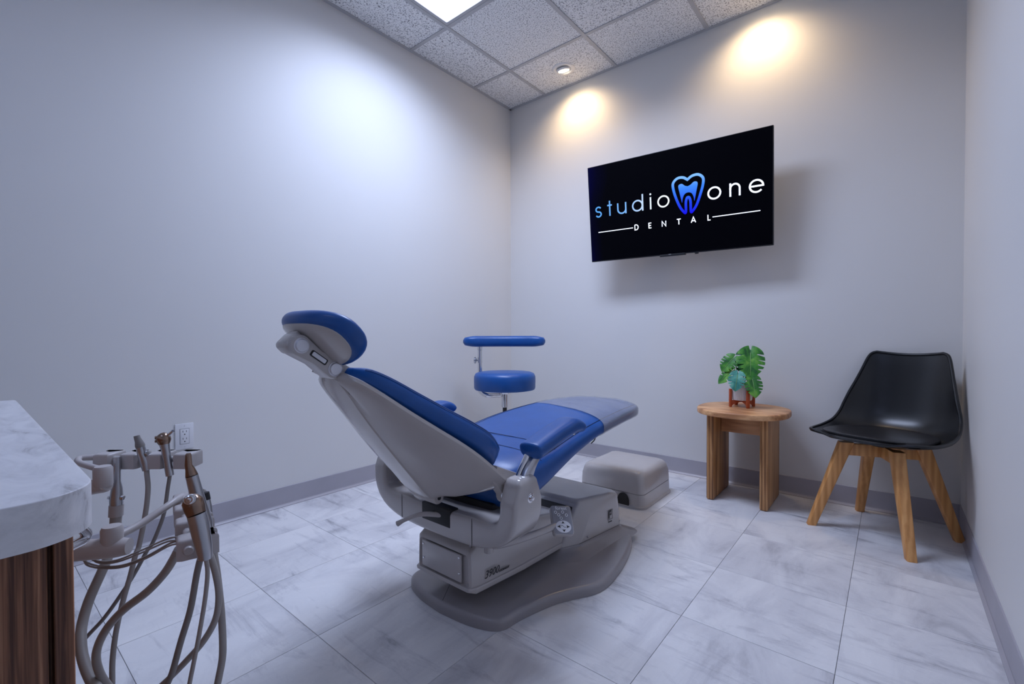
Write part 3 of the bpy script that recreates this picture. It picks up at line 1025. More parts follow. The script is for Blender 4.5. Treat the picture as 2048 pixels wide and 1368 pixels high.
lathe('hinge_screw', [(0, 0.0525), (0.006, 0.052), (0.007, 0.049), (0, 0.049)], bk(0.0, -0.036, -0.105), (1, 0, 0), M['dark'], shell, 12)
lathe('shell_screw', [(0, 0.003), (0.004, 0.002), (0.005, -0.001), (0, -0.001)], bk(0.085, 0.420, -0.016), -EN + Vector((0.6, 0, 0)), M['chrome'], shell, 12)

# headrest
HC = Vector((CX, -2.360, 0.881))
HA = Vector((0, -0.695, 0.719)).normalized()
HN = Vector((0, 0.719, 0.695)).normalized()
def head_ring(fr_, n_, grow=0.0, n=44, hw=0.150, hl=0.086):
    out = []
    for k in range(n):
        a = 2 * PI * k / n
        x = hw * fr_ * sgnpow(math.cos(a), 0.85) + 0
        y = hl * fr_ * sgnpow(math.sin(a), 0.85)
        bend = 0.16 * (x * x) / 0.134
        out.append(HC + Vector((x, 0, 0)) + HA * y + HN * (n_ + bend))
    return out
rr = []
for k in range(15):
    a = -PI / 2 + PI * k / 14
    rr.append(head_ring(0.82 + 0.18 * math.cos(a), 0.021 * math.sin(a)))
rr.append(head_ring(0.5, 0.024))
rr.append(head_ring(0.2, 0.022))
hr = loft('headrest_cushion', rr, M['blue'], dc, angle=60)
rr = [head_ring(0.84, -0.018), head_ring(0.84, -0.023), head_ring(0.80, -0.026), head_ring(0.55, -0.030), head_ring(0.2, -0.031)]
loft('headrest_plate', rr, M['greysh'], dc, angle=40)
def hp(x, a, n):
    return HC + Vector((x, 0, 0)) + HA * a + HN * n
hm = frame(HC, (1, 0, 0), HA, HN)
box('headrest_rail', (-0.020, -0.062, -0.048), (0.020, 0.058, -0.030), M['greysh'], dc, bevel=0.004, mat4=hm)
box('rail_slot', (0.0195, -0.050, -0.044), (0.0212, 0.028, -0.038), M['silver'], dc, mat4=hm)
P1 = Vector((CX + 0.0, -2.424, 0.866))
P2 = Vector((CX + 0.0, -2.340, 0.806))
la = (P1 - P2).normalized()
ln = Vector((0, -la.z, la.y))
LL = (P1 - P2).length
outl = [(LL + 0.026 * math.cos(a), 0.026 * math.sin(a)) for a in [-PI / 2 + PI * k / 12 for k in range(13)]] + [(LL * 0.5, 0.020)] + \
       [(0.025 * math.cos(a), 0.025 * math.sin(a)) for a in [PI / 2 + PI * k / 12 for k in range(13)]] + [(LL * 0.5, -0.019)]
lm = frame(P2 - Vector((0.006, 0, 0)), la, Vector((1, 0, 0)).cross(la), (1, 0, 0))
link = prism('headrest_link', outl, 0.048, lm, M['grey'], dc, bevel=0.006)
for P_ in (P1, P2):
    lathe('pivot_cap', [(0, 0.006), (0.014, 0.005), (0.016, 0.001), (0.0185, 0.0005), (0.0185, -0.002), (0, -0.002)], P_ + Vector((0.0425, 0, 0)), (1, 0, 0), M['silver'], link, 28)
mid = (P1 + P2) / 2
prism('link_window', rounded_poly([(-0.024, -0.0075), (0.024, -0.0075), (0.024, 0.0075), (-0.024, 0.0075)], 0.0035, 4), 0.0016, frame(mid + Vector((0.042, 0, 0)), la, Vector((1, 0, 0)).cross(la), (1, 0, 0)), M['dark'], link)
prism('link_window', rounded_poly([(-0.020, -0.005), (0.020, -0.005), (0.020, 0.005), (-0.020, 0.005)], 0.0025, 4), 0.003, frame(mid + Vector((0.042, 0, 0)), la, Vector((1, 0, 0)).cross(la), (1, 0, 0)), M['silver'], link)
box('headrest_block', (-0.032, 0.022, -0.082), (0.032, 0.060, -0.032), M['grey'], dc, bevel=0.013, seg=4, mat4=hm)
prism('headrest_bracket', [(0.020, -0.022), (0.012, 0.020), (-0.045, 0.012), (-0.060, -0.012), (-0.050, -0.030)], 0.07, frame(P2 - Vector((0.035, 0, 0)), la, Vector((1, 0, 0)).cross(la), (1, 0, 0)), M['greysh'], dc, bevel=0.004)

# armrests
for s in (1, -1):
    pts = [(-1.892, 0.551), (-1.875, 0.556), (-1.83, 0.567), (-1.77, 0.582), (-1.70, 0.596), (-1.67, 0.597), (-1.645, 0.590), (-1.632, 0.575)]
    ctr = catmull([(CX + s * (0.305 + 0.0 * i), y, z) for i, (y, z) in enumerate(pts)], 5)
    rings = []
    m_ = len(ctr)
    for i, p in enumerate(ctr):
        t_ = (ctr[min(i + 1, m_ - 1)] - ctr[max(i - 1, 0)]).normalized()
        nz = Vector((0, -t_.z, t_.y))
        q = i / (m_ - 1)
        e = min(1, math.sin(min(1, min(q, 1 - q) / 0.10) * PI / 2))
        wd, hg = 0.040 * (0.45 + 0.55 * e), 0.025 * (0.45 + 0.55 * e) * (1 if q < 0.7 else 1 - 0.35 * (q - 0.7) / 0.3)
        rings.append([p + Vector((wd * sgnpow(math.cos(2 * PI * k / 28), 0.7), 0, 0)) + nz * (hg * sgnpow(math.sin(2 * PI * k / 28), 0.7)) for k in range(28)])
    rings = [shrink(rings[0], 0.4, Vector((0, -0.004, -0.001)))] + rings + [shrink(rings[-1], 0.4, Vector((0, 0.002, -0.003)))]
    arm = loft('armrest', rings, M['blue'], dc, angle=60)
    bmk = frame((CX + s * 0.300, 0, 0), (0, 1, 0), (0, 0, 1), (1, 0, 0))
    prism('armrest_bracket', [(-1.935, 0.462), (-1.890, 0.462), (-1.868, 0.500), (-1.820, 0.556), (-1.870, 0.545), (-1.915, 0.500)], 0.012, bmk, M['steel'], arm, bevel=0.003)
    tube('armrest_tube', [(CX + s * 0.292, -1.876, 0.545), (CX + s * 0.288, -1.905, 0.505), (CX + s * 0.284, -1.940, 0.455)], [0.010, 0.009, 0.009], M['chrome'], arm, 12, 4)
    lathe('armrest_pin', [(0, 0.004), (0.009, 0.003), (0.010, -0.004), (0, -0.004)], (CX + s * 0.305, -1.66, 0.566), (0, -0.3, -1), M['chrome'], arm, 16)

# hand control on its bracket
RC = Vector((1.592, -1.655, 0.268))
rr_ = Vector((0.62, 0.76, -0.10)).normalized()
rn = Vector((0.50, -0.42, 0.66))
rn = (rn - rr_ * rn.dot(rr_)).normalized()
ru = rn.cross(rr_)
rm = frame(RC, rr_, ru, rn)
tube('control_arm', [(CX + 0.17, -1.93, 0.262), (CX + 0.175, -1.90, 0.246), (CX + 0.20, -1.83, 0.243), (CX + 0.235, -1.74, 0.250), (1.585, -1.665, 0.256)], [0.012, 0.012, 0.012, 0.011, 0.012], M['grey'], dc, 10, 6)
lathe('control_post', [(0.014, -0.03), (0.014, 0.028), (0, 0.028)], (CX + 0.172, -1.92, 0.262), (0, 0, 1), M['grey'], dc, 20)
prism('control_pad', rounded_poly([(-0.036, -0.050), (0.036, -0.050), (0.036, 0.050), (-0.036, 0.050)], 0.010, 5), 0.016, rm @ Matrix.Translation((0, 0, -0.012)), M['grey'], dc, bevel=0.003)
pad = prism('control_face', rounded_poly([(-0.033, -0.047), (0.033, -0.047), (0.033, 0.047), (-0.033, 0.047)], 0.008, 5), 0.001, rm @ Matrix.Translation((0, 0, 0.0040)), M['padface'], dc)
def on(x, y, z=0.0052):
    return rm @ Matrix.Translation((x, y, z))
text('control_lettering', 'forest', 0.017, on(0, 0.0395), M['print_white'], pad, bold=0.0003)
for x, y in ((-0.021, 0.025), (0.004, 0.026), (-0.011, 0.016), (0.016, 0.016), (-0.004, 0.005)):
    prism('control_button', arc(0, 0, 0.0052, 0.0052, 0, 345, 23), 0.001, on(x, y), M['print_white'], pad)
    prism('button_dot', arc(0, 0, 0.0022, 0.0022, 0, 330, 11), 0.0004, on(x, y, 0.0062), M['print_dark'], pad)
prism('control_wheel', arc(0, 0, 0.0265, 0.0205, 0, 350, 35), 0.001, on(0, -0.0235), M['print_white'], pad)
prism('wheel_arrows', [(0.0, 0.018), (0.0075, 0.0065), (0.022, 0), (0.0075, -0.0065), (0, -0.018), (-0.0075, -0.0065), (-0.022, 0), (-0.0075, 0.0065)], 0.0004, on(0, -0.0235, 0.0062), M['print_dark'], pad)
prism('wheel_centre', arc(0, 0, 0.0115, 0.0105, 0, 345, 23), 0.0004, on(0, -0.0235, 0.0066), M['print_white'], pad)
strokes('wheel_mark', [[(-0.009, 0.002), (-0.003, 0.003), (0.003, -0.003), (0.009, -0.002)]], 0.0012, on(0, -0.0235, 0.0070), M['print_dark'], pad, h=0.0003)

# ------------------------------------------------------------------ utility box on the floor
ub = thing('utility_box', 'glossy grey floor utility box beyond the chair foot end', 'utility box', (1.295, -0.555, 0))
def ub_ring(z, g, r):
    return [(p[0], p[1], z) for p in rounded_poly([(1.105 + g, -0.745 + g), (1.480 - g, -0.745 + g), (1.480 - g, -0.360 - g), (1.105 + g, -0.360 - g)], max(0.006, r - g * 0.5), 6)]
loft('box_base', [ub_ring(0.0008, -0.006, 0.04), ub_ring(0.010, -0.006, 0.04), ub_ring(0.016, 0.001, 0.035), ub_ring(0.072, 0.0035, 0.035)], M['grey'], ub, angle=30)
rr = [ub_ring(0.0735, 0.0045, 0.035), ub_ring(0.075, 0.003, 0.035), ub_ring(0.13, 0.006, 0.035)]
for k in range(1, 9):
    a = PI / 2 * k / 8
    rr.append(ub_ring(0.146 + 0.042 * math.sin(a), 0.008 + 0.042 * (1 - math.cos(a)), 0.05))
rr.append(ub_ring(0.190, 0.12, 0.03))
loft('box_cover', rr, M['grey'], ub, angle=30)
prism('hose_opening', [(0.032 * math.cos(a), 0.012 + 0.042 * math.sin(a)) for a in [PI * k / 14 for k in range(15)]] + [(-0.032, -0.014), (0.032, -0.014)], 0.004,
      frame((1.372, -0.7465, 0.018), (1, 0, 0), (0, 0, 1), (0, -1, 0)), M['dark'], ub)

# ------------------------------------------------------------------ operator stool with a support arm
SC = Vector((0.500, -0.668, 0))
st = thing('operator_stool', 'round blue clinic stool with swing arm behind the patient chair', 'stool', (SC.x, SC.y, 0))
prof = [(0, 0.534), (0.175, 0.534), (0.194, 0.538), (0.199, 0.548), (0.200, 0.60), (0.199, 0.622), (0.190, 0.640), (0.170, 0.648), (0.10, 0.652), (0, 0.653)]
lathe('stool_seat', prof, (SC.x, SC.y, 0), (0, 0, 1), M['blue'], st, 56, angle=50)
lathe('seat_plate', [(0.02, 0.53), (0.12, 0.531), (0.12, 0.536), (0, 0.536)], (SC.x, SC.y, -0.001), (0, 0, 1), M['chrome'], st, 32)
lathe('gas_lift_cover', [(0.021, 0.42), (0.022, 0.43), (0.022, 0.505), (0.028, 0.512), (0.034, 0.53)], (SC.x, SC.y, 0), (0, 0, 1), M['chrome'], st, 24)
lathe('gas_lift', [(0.014, 0.18), (0.014, 0.425)], (SC.x, SC.y, 0), (0, 0, 1), M['black_rod'], st, 20)
lathe('lift_tube', [(0.026, 0.06), (0.026, 0.22), (0.02, 0.225)], (SC.x, SC.y, 0), (0, 0, 1), M['black_rod'], st, 20)
for k in range(5):
    a = 0.3 + 2 * PI * k / 5
    d = Vector((math.cos(a), math.sin(a), 0))
    tube('stool_leg', [SC + Vector((0, 0, 0.105)) + d * 0.02, SC + d * 0.12 + Vector((0, 0, 0.10)), SC + d * 0.245 + Vector((0, 0, 0.072))], [0.020, 0.017, 0.013], M['chrome'], st, 10, 4)
    n_ = Vector((-d.y, d.x, 0))
    for s in (-1, 1):
        lathe('caster', [(0, -0.009), (0.022, -0.009), (0.0265, -0.004), (0.0265, 0.004), (0.022, 0.009), (0, 0.009)], SC + d * 0.255 + n_ * (0.013 * s) + Vector((0, 0, 0.0268)), n_, M['caster'], st, 20)
    lathe('caster_stem', [(0.008, 0.030), (0.008, 0.078), (0, 0.078)], SC + d * 0.248, (0, 0, 1), M['black_rod'], st, 10)
rv = Vector((0.771, 0.637, 0))
fv = Vector((-0.637, 0.771, 0))
pp = SC - rv * 0.172 + fv * 0.165
tube('arm_post', [pp + Vector((0, 0, 0.53)), pp + Vector((0, 0, 0.812))], 0.0155, M['chrome'], st, 20)
lathe('post_collar', [(0.0155, 0.785), (0.019, 0.788), (0.019, 0.812), (0.03, 0.815)], (pp.x, pp.y, 0), (0, 0, 1), M['chrome'], st, 20)
tube('swing_bracket', [pp + Vector((0, 0, 0.535)), SC - rv * 0.165 + fv * 0.10 + Vector((0, 0, 0.512)), SC - rv * 0.115 - fv * 0.02 + Vector((0, 0, 0.500)), SC - rv * 0.03 + Vector((0, 0, 0.497))], [0.014, 0.015, 0.015, 0.015], M['chrome'], st, 12, 6)
lathe('arm_knob', [(0.006, 0.0), (0.006, 0.014), (0.012, 0.016), (0.022, 0.020), (0.022, 0.030), (0.012, 0.034), (0, 0.035)], pp + Vector((0, 0, 0.717)) - rv * 0.008, -rv, M['steel'], st, 20)
pts = []
for k in range(25):
    u = -1 + 2 * k / 24
    pts.append(SC + rv * (-0.005 + 0.262 * u) + fv * (0.172 - 0.06 * (u * u)) + Vector((0, 0, 0.846)))
rings = []
for i, p_ in enumerate(pts):
    t_ = (pts[min(i + 1, 24)] - pts[max(i - 1, 0)]).normalized()
    sd = Vector((-t_.y, t_.x, 0))
    q = min(i, 24 - i) / 3.0
    e = math.sin(min(1, q) * PI / 2)
    wd, hg = 0.045 * (0.6 + 0.4 * e), 0.037 * (0.72 + 0.28 * e)
    rings.append([p_ + sd * (wd * sgnpow(math.cos(2 * PI * k / 24), 0.7)) + Vector((0, 0, hg * sgnpow(math.sin(2 * PI * k / 24), 0.65))) for k in range(24)])
loft('support_arm', [shrink(rings[0], 0.4, -rv * 0.012)] + rings + [shrink(rings[-1], 0.4, rv * 0.012)], M['blue'], st, angle=60)

# ------------------------------------------------------------------ television
TR = Matrix(((0.99908, -0.03917, 0.01761), (0.04109, 0.9911, -0.12665), (-0.0125, 0.12725, 0.99179)))
TO = Vector((1.4218, -0.2286, 1.6716))
tv = bpy.data.objects.new('television', None)
col.objects.link(tv)
tm = TR.to_4x4()
tm.translation = TO
tv.matrix_world = tm
ORG[tv.name] = Vector((0, 0, 0))
tag(tv, 'black flat television on the back wall with a blue tooth logo', 'television')
TW, THT = 1.07, 0.611
box('tv_housing', (-TW / 2, 0.001, -THT / 2), (TW / 2, 0.022, THT / 2), M['tvbody'], tv, bevel=0.003)
box('rear_housing', (-0.36, 0.022, -0.27), (0.36, 0.055, 0.12), M['tvbody'], tv, bevel=0.012)
box('screen', (-TW / 2 + 0.004, -0.0006, -THT / 2 + 0.006), (TW / 2 - 0.004, 0.0012, THT / 2 - 0.004), M['screen'], tv)
box('sensor_bar', (-0.074, -0.003, -0.313), (0.078, 0.02, -0.3), M['tvbody'], tv, bevel=0.002)
box('badge', (-0.020, -0.0035, -0.302), (-0.004, -0.003, -0.3005), M['print_white'], tv)
lathe('power_knob', [(0, 0.008), (0.010, 0.007), (0.012, 0)], (0.14, 0.012, -THT / 2), (0, 0, -1), M['tvbody'], tv, 16)
# wall bracket
for z in (-0.07, 0.07):
    box('mount_rail', (-0.25, 0.055, z - 0.02), (0.25, 0.068, z + 0.02), M['tvbody'], tv, bevel=0.002)
box('mount_arm', (-0.06, 0.06, -0.05), (0.06, 0.185, 0.05), M['tvbody'], tv, bevel=0.004)
mS = frame((0, -0.0010, 0), (1, 0, 0), (0, 0, 1), (0, -1, 0))
M['word1'] = emit_ramp('print_blue_to_white', 0, -0.50, -0.10, [(0.0, lin((84, 160, 236))), (0.55, lin((124, 178, 240))), (0.85, lin((196, 218, 248))), (1.0, lin((240, 246, 255)))], 1.0)
M['word2'] = emit('print_screen_white', lin((232, 240, 252)), 1.0)
M['toothcol'] = emit_ramp('print_tooth_blue', 2, -0.075, 0.135, [(0.0, lin((18, 12, 226))), (0.35, lin((34, 74, 232))), (0.7, lin((62, 134, 246))), (1.0, lin((132, 190, 255)))], 1.0)
SWD = 0.0092
b = -0.017
xh = 0.0305
mid = b + xh
def letter(name, lines, w, mat):
    o = strokes(name, lines, w, mS, mat, tv)
    return o
for ch in (
    [arc(-0.468, mid + 0.0155, 0.0175, 0.0150, 25, 268, 14) + arc(-0.468, mid - 0.0150, 0.0180, 0.0155, 88, -155, 14)[1:]],
    [[(-0.3885, 0.073), (-0.3885, b - 0.004)], [(-0.405, 0.045), (-0.373, 0.045)]],
    [[(-0.333, 0.048), (-0.333, mid - 0.006)] + arc(-0.3065, mid - 0.006, 0.0265, 0.0245, 180, 360, 16) + [(-0.280, 0.048)], [(-0.280, mid), (-0.280, b - 0.004)]],
    [(arc(-0.2035, mid, xh + 0.0005, xh, 0, 345, 23), True), [(-0.1705, 0.078), (-0.1705, b - 0.004)]],
    [[(-0.1205, 0.051), (-0.1205, b - 0.004)]],
    [(arc(-0.0425, mid, xh + 0.0015, xh + 0.0005, 0, 345, 23), True)]):
    letter('screen_letter', ch, SWD, M['word1'])
prism('letter_dot', arc(-0.1205, 0.068, 0.0058, 0.0058, 0, 340, 17), 0.0006, mS, M['word1'], tv)
for ch in (
    [(arc(0.244, mid, xh + 0.0015, xh + 0.0005, 0, 345, 23), True)],
    [[(0.327, 0.050), (0.327, b - 0.004)], [(0.327, mid + 0.002)] + arc(0.3505, mid + 0.007, 0.0235, 0.0235, 172, 0, 14) + [(0.374, b - 0.004)]],
    [[(0.4245, mid)] + [(0.4875, mid)] + arc(0.4555, mid, 0.0320, xh + 0.0005, 2, 318, 24)]):
    letter('screen_letter', ch, SWD, M['word2'])
for ch in (
    [[(-0.225, -0.101), (-0.225, -0.1315), (-0.217, -0.1315)] + arc(-0.217, -0.11625, 0.0135, 0.01525, -90, 90, 10) + [(-0.225, -0.101)]],
    [[(-0.120, -0.102), (-0.1355, -0.102), (-0.1355, -0.131), (-0.120, -0.131)], [(-0.1355, -0.1165), (-0.122, -0.1165)]],
    [[(-0.0535, -0.133), (-0.0535, -0.102), (-0.0315, -0.132), (-0.0315, -0.101)]],
    [[(0.034, -0.1025), (0.057, -0.1025)], [(0.0455, -0.1025), (0.0455, -0.133)]],
    [[(0.116, -0.133), (0.1285, -0.1015), (0.141, -0.133)], [(0.1205, -0.123), (0.1365, -0.123)]],
    [[(0.2085, -0.101), (0.2085, -0.131), (0.222, -0.131)]]):
    letter('subtitle_letter', ch, 0.0052, M['word2'])
for ch in ([[(-0.475, -0.1165), (-0.237, -0.1165)]], [[(0.233, -0.1165), (0.474, -0.1165)]]):
    letter('screen_rule', ch, 0.0045, M['word2'])
to = [(0.0995, 0.113), (0.075, 0.129), (0.043, 0.130), (0.018, 0.108), (0.018, 0.073), (0.032, 0.021), (0.055, -0.036), (0.078, -0.068), (0.086, -0.071), (0.088, -0.055), (0.0885, -0.012), (0.0945, 0.010), (0.1015, 0.014),
      (0.1085, 0.010), (0.1145, -0.012), (0.115, -0.055), (0.117, -0.071), (0.125, -0.068), (0.148, -0.036), (0.170, 0.021), (0.185, 0.073), (0.185, 0.108), (0.160, 0.130), (0.126, 0.129)]
to = [(p.x, p.y) for p in catmull([(a, c_, 0) for a, c_ in to + [to[0]]], 4)[:-1]]
strokes('screen_logo', [(to, True)], 0.0145, mS, M['toothcol'], tv)
ti = [(0.1, 0.076), (0.084, 0.082), (0.068, 0.095), (0.051, 0.092), (0.047, 0.078), (0.054, 0.045), (0.062, 0.006), (0.067, -0.012), (0.071, 0.012), (0.082, 0.034), (0.1015, 0.041),
      (0.121, 0.034), (0.132, 0.012), (0.136, -0.012), (0.141, 0.006), (0.149, 0.045), (0.156, 0.078), (0.152, 0.092), (0.135, 0.095), (0.117, 0.082)]
prism('screen_logo', [(p.x, p.y) for p in catmull([(a, c_, 0) for a, c_ in ti + [ti[0]]], 3)[:-1]], 0.0006, mS, M['toothcol'], tv)

# ------------------------------------------------------------------ small wooden table
tb = thing('side_table', 'small round-topped wooden side table left of the black chair', 'side table', (1.822, -0.235, 0))
TZ = 0.495
ov = [(1.826 + 0.222 * sgnpow(math.cos(2 * PI * k / 72), 0.86), -0.255 + 0.222 * sgnpow(math.sin(2 * PI * k / 72), 0.86)) for k in range(72)]
slab('table_top', ov, TZ - 0.030, TZ, 0.007, M['acaciatop'], tb, rb=0.007)
for x in (1.690, 1.948):
    box('leg_panel', (x - 0.019, -0.368, 0.0005), (x + 0.019, -0.058, TZ - 0.0305), M['acacia'], tb, bevel=0.009, seg=3)
box('cross_rail', (1.7095, -0.225, 0.350), (1.9285, -0.200, TZ - 0.0305), M['acaciatop'], tb, bevel=0.003)

# ------------------------------------------------------------------ potted plant
PC = Vector((1.812, -0.215, TZ + 0.0006))
pl = thing('potted_plant', 'monstera in a ribbed white pot on the wooden side table', 'plant', PC)
ng, sub = 40, 3
rings = []
for r, z in ((0.040, 0.036), (0.047, 0.038), (0.0505, 0.060), (0.053, 0.095), (0.0545, 0.122), (0.053, 0.126), (0.049, 0.124), (0.048, 0.112)):
    rings.append([PC + Vector(((r + 0.0013 * math.cos(ng * a)) * math.cos(a), (r + 0.0013 * math.cos(ng * a)) * math.sin(a), z)) for a in [2 * PI * k / (ng * 4) for k in range(ng * 4)]])
loft('pot', rings, M['pot'], pl, angle=60)
lathe('soil', [(0, 0.115), (0.047, 0.113), (0.047, 0.108), (0, 0.108)], PC, (0, 0, 1), M['soil'], pl, 24)
for k in range(4):
    a = math.radians(40) + PI / 2 * k
    d = Vector((math.cos(a), math.sin(a), 0))
    n_ = Vector((-d.y, d.x, 0))
    mm = frame(PC + d * 0.057 - n_ * 0.008, d, (0, 0, 1), -n_) if False else frame(PC + d * 0.057 + n_ * 0.008, d, (0, 0, 1), n_.cross(Vector((0, 0, 1))).cross(Vector((0, 0, 1))))
    box('stand_leg', (0.0, -0.008, 0.0), (0.012, 0.008, 0.098), M['stand'], pl, bevel=0.002, mat4=frame(PC + d * 0.057, d, n_, (0, 0, 1)))
    q = PC + d * 0.057
for k in range(2):
    a = math.radians(40) + PI / 2 * k
    d = Vector((math.cos(a), math.sin(a), 0))
    n_ = Vector((-d.y, d.x, 0))
    ou = [(-0.0575, 0.036 - 0.0), (-0.0575, 0.006)] + [(-0.0575 + 0.115 * i / 10, 0.010 + 0.016 * math.sin(PI * i / 10)) for i in range(1, 10)] + [(0.0575, 0.006), (0.0575, 0.036)]
    prism('stand_rail', ou, 0.010, frame(PC - n_ * 0.005 + Vector((0, 0, 0.0 if k == 0 else 0.0004)), d, (0, 0, 1), d.cross(Vector((0, 0, 1)))) if False else frame(PC + n_ * 0.005 + Vector((0, 0, 0 if k == 0 else 0.0004)), d, (0, 0, 1), -n_), M['stand'], pl)

def leaf(base, tip, normal, width, mat, lobes=5, cup=0.18, notch=0.62, stem_from=None):
    """split monstera leaf: fingers on both sides of a midrib, heart-shaped base"""
    base, tip = Vector(base), Vector(tip)
    L = (tip - base).length
    ax = (tip - base).normalized()
    nn = Vector(normal)
    nn = (nn - ax * nn.dot(ax)).normalized()
    sx = ax.cross(nn)
    def P(u, v):     # u along (0 base..1 tip), v across (-1..1)
        droop = -0.22 * u * u * L * 0.6
        lift = cup * abs(v) * width * (1 - 0.5 * abs(v)) - 0.10 * v * v * width
        return base + ax * (u * L) + sx * (v * width / 2) + nn * (droop + lift)
    def edge(u):
        if u < 0:
            return max(0.0, 1 - (u / -0.30) ** 2) ** 0.5 * 0.86
        return max(0.0, 0.86 + 0.5 * u * (1 - u) * 1.1 - 0.86 * u ** 2.3)
    verts, faces = [], []
    cuts = [0.02, 0.22, 0.40, 0.57, 0.73][:lobes]
    nu = 46
    for side in (1, -1):
        us = [-0.29 + 1.29 * k / nu for k in range(nu + 1)]
        rows = []
        for u in us:
            e = edge(u)
            for c_ in cuts:
                dd = abs(u - c_ - 0.02)
                if dd < 0.022:
                    e = min(e, 0.30 + 0.10 * c_ + (1 - notch) * 0.3)
            row = []
            for j in range(6):
                f = j / 5
                vv = e * f
                inner = max(0.0, -u) / 0.29
                v0 = 0.10 * inner if u < 0 else 0.0
                vv = v0 + (e - v0) * f if e > v0 else v0 * 1.0
                row.append(P(u + 0.16 * vv * (0.6 - 0.2 * u), side * vv))
            rows.append(row)
        b0 = len(verts)
        for r in rows:
            verts += r
        for i in range(nu):
            for j in range(5):
                a0 = b0 + i * 6 + j
                q = (a0, a0 + 1, a0 + 7, a0 + 6)
                faces.append(q if side > 0 else q[::-1])
    me = pydata(verts, faces)
    bm = bmesh.new()
    bm.from_mesh(me)
    bmesh.ops.remove_doubles(bm, verts=bm.verts, dist=1e-5)
    bmesh.ops.solidify(bm, geom=bm.faces[:], thickness=0.0012)
    o = finish('leaf', from_bm(bm), mat, pl, angle=60)
    tube('leaf_midrib', [P(k / 8, 0) + nn * 0.0014 for k in range(9)], [0.0016, 0.0012, 0.0006], M['rib'], o, 6)
    if stem_from is not None:
        s0 = Vector(stem_from)
        m_ = (s0 + base) / 2 + Vector((0, 0, 0.02))
        tube('leaf_stem', [s0, m_, base - nn * 0.001], [0.0030, 0.0024, 0.0018], M['stem'], o, 8, 6)
def pv(x, z, dy=0.0):
    return Vector((x, -0.215 + dy, z))
top = PC + Vector((0, 0, 0.115))
view = Vector((0.22, -0.95, 0.20))
leaf(pv(1.853, 0.790, 0.000), pv(1.868, 0.655, -0.055), Vector((0.30, -0.92, 0.22)), 0.150, M['leafg'], 5, stem_from=top + Vector((0.01, 0.005, 0)))
leaf(pv(1.822, 0.780, 0.035), pv(1.812, 0.665, 0.015), Vector((-0.10, -0.95, 0.30)), 0.120, M['leafd'], 4, stem_from=top + Vector((0.0, 0.015, 0)))
leaf(pv(1.762, 0.756, 0.015), pv(1.706, 0.684, -0.010), Vector((-0.15, -0.93, 0.30)), 0.105, M['leafg'], 4, stem_from=top + Vector((-0.012, 0.006, 0)))
leaf(pv(1.755, 0.682, 0.0), pv(1.690, 0.618, -0.020), Vector((-0.25, -0.88, 0.40)), 0.075, M['leafg'], 3, stem_from=top + Vector((-0.02, -0.004, 0)))
leaf(pv(1.803, 0.672, -0.055), pv(1.797, 0.588, -0.090), Vector((0.05, -0.92, 0.40)), 0.095, M['leaft'], 4, stem_from=top + Vector((-0.004, -0.018, 0)))
leaf(pv(1.872, 0.652, -0.040), pv(1.897, 0.560, -0.075), Vector((0.35, -0.86, 0.36)), 0.095, M['leafg'], 4, stem_from=top + Vector((0.02, -0.012, 0)))

# ------------------------------------------------------------------ guest chair
GC = Vector((2.412, -0.310, 0))
gc = thing('guest_chair', 'black moulded shell chair with splayed beech legs in right corner', 'chair', GC)
GA = math.radians(-25.4)
GS = Vector((math.cos(GA), math.sin(GA), 0))       # to the sitter's left in the picture: right
GF = Vector((math.sin(GA), -math.cos(GA), 0))      # front
GB = math.radians(-20.5)
HS_, HF_ = Vector((math.cos(GB), math.sin(GB), 0)), Vector((math.sin(GB), -math.cos(GB), 0))
def gp(u, v, z):
    return GC + HS_ * u + HF_ * v + Vector((0, 0, z))
def gl(u, v, z):
    return GC + GS * u + GF * v + Vector((0, 0, z))
# shell: stations from the front lip up to the top of the back
stn = [  # v, z, half width, edge lift (z), edge forward (v)
    (0.255, 0.442, 0.105, -0.004, -0.030),
    (0.250, 0.448, 0.150, -0.002, -0.040),
    (0.230, 0.446, 0.188, 0.004, -0.030),
    (0.188, 0.434, 0.214, 0.016, -0.012),
    (0.110, 0.416, 0.230, 0.032, 0.0),
    (0.020, 0.406, 0.236, 0.046, 0.0),
    (-0.070, 0.408, 0.233, 0.062, 0.004),
    (-0.135, 0.424, 0.226, 0.082, 0.020),
    (-0.178, 0.458, 0.219, 0.083, 0.045),
    (-0.204, 0.505, 0.211, 0.064, 0.062),
    (-0.222, 0.568, 0.201, 0.037, 0.066),
    (-0.238, 0.640, 0.186, 0.016, 0.056),
    (-0.252, 0.710, 0.170, 0.006, 0.042),
    (-0.262, 0.765, 0.156, 0.004, 0.030),
    (-0.267, 0.793, 0.144, 0.000, 0.022),
    (-0.269, 0.803, 0.126, -0.002, 0.016)]
sm = []
for i in range(len(stn) - 1):
    for k in range(3):
        t_ = k / 3
        a, b_, c_, d_ = stn[max(i - 1, 0)], stn[i], stn[i + 1], stn[min(i + 2, len(stn) - 1)]
        sm.append(tuple(0.5 * ((2 * b_[q]) + (c_[q] - a[q]) * t_ + (2 * a[q] - 5 * b_[q] + 4 * c_[q] - d_[q]) * t_ * t_ + (3 * b_[q] - a[q] - 3 * c_[q] + d_[q]) * t_ ** 3) for q in range(5)))
sm.append(stn[-1])
verts, faces = [], []
NU = 24
for (v, z, w, lz, lv) in sm:
    for k in range(NU + 1):
        u = -1 + 2 * k / NU
        e = abs(u) ** 2.6
        topdip = 0.014 * (1 - u * u) * max(0, (z - 0.74) / 0.07)
        verts.append(gp(w * u, v + lv * e, z + lz * e - topdip))
for i in range(len(sm) - 1):
    for k in range(NU):
        a0 = i * (NU + 1) + k
        faces.append((a0, a0 + 1, a0 + NU + 2, a0 + NU + 1))
me = pydata(verts, faces)
bm = bmesh.new()
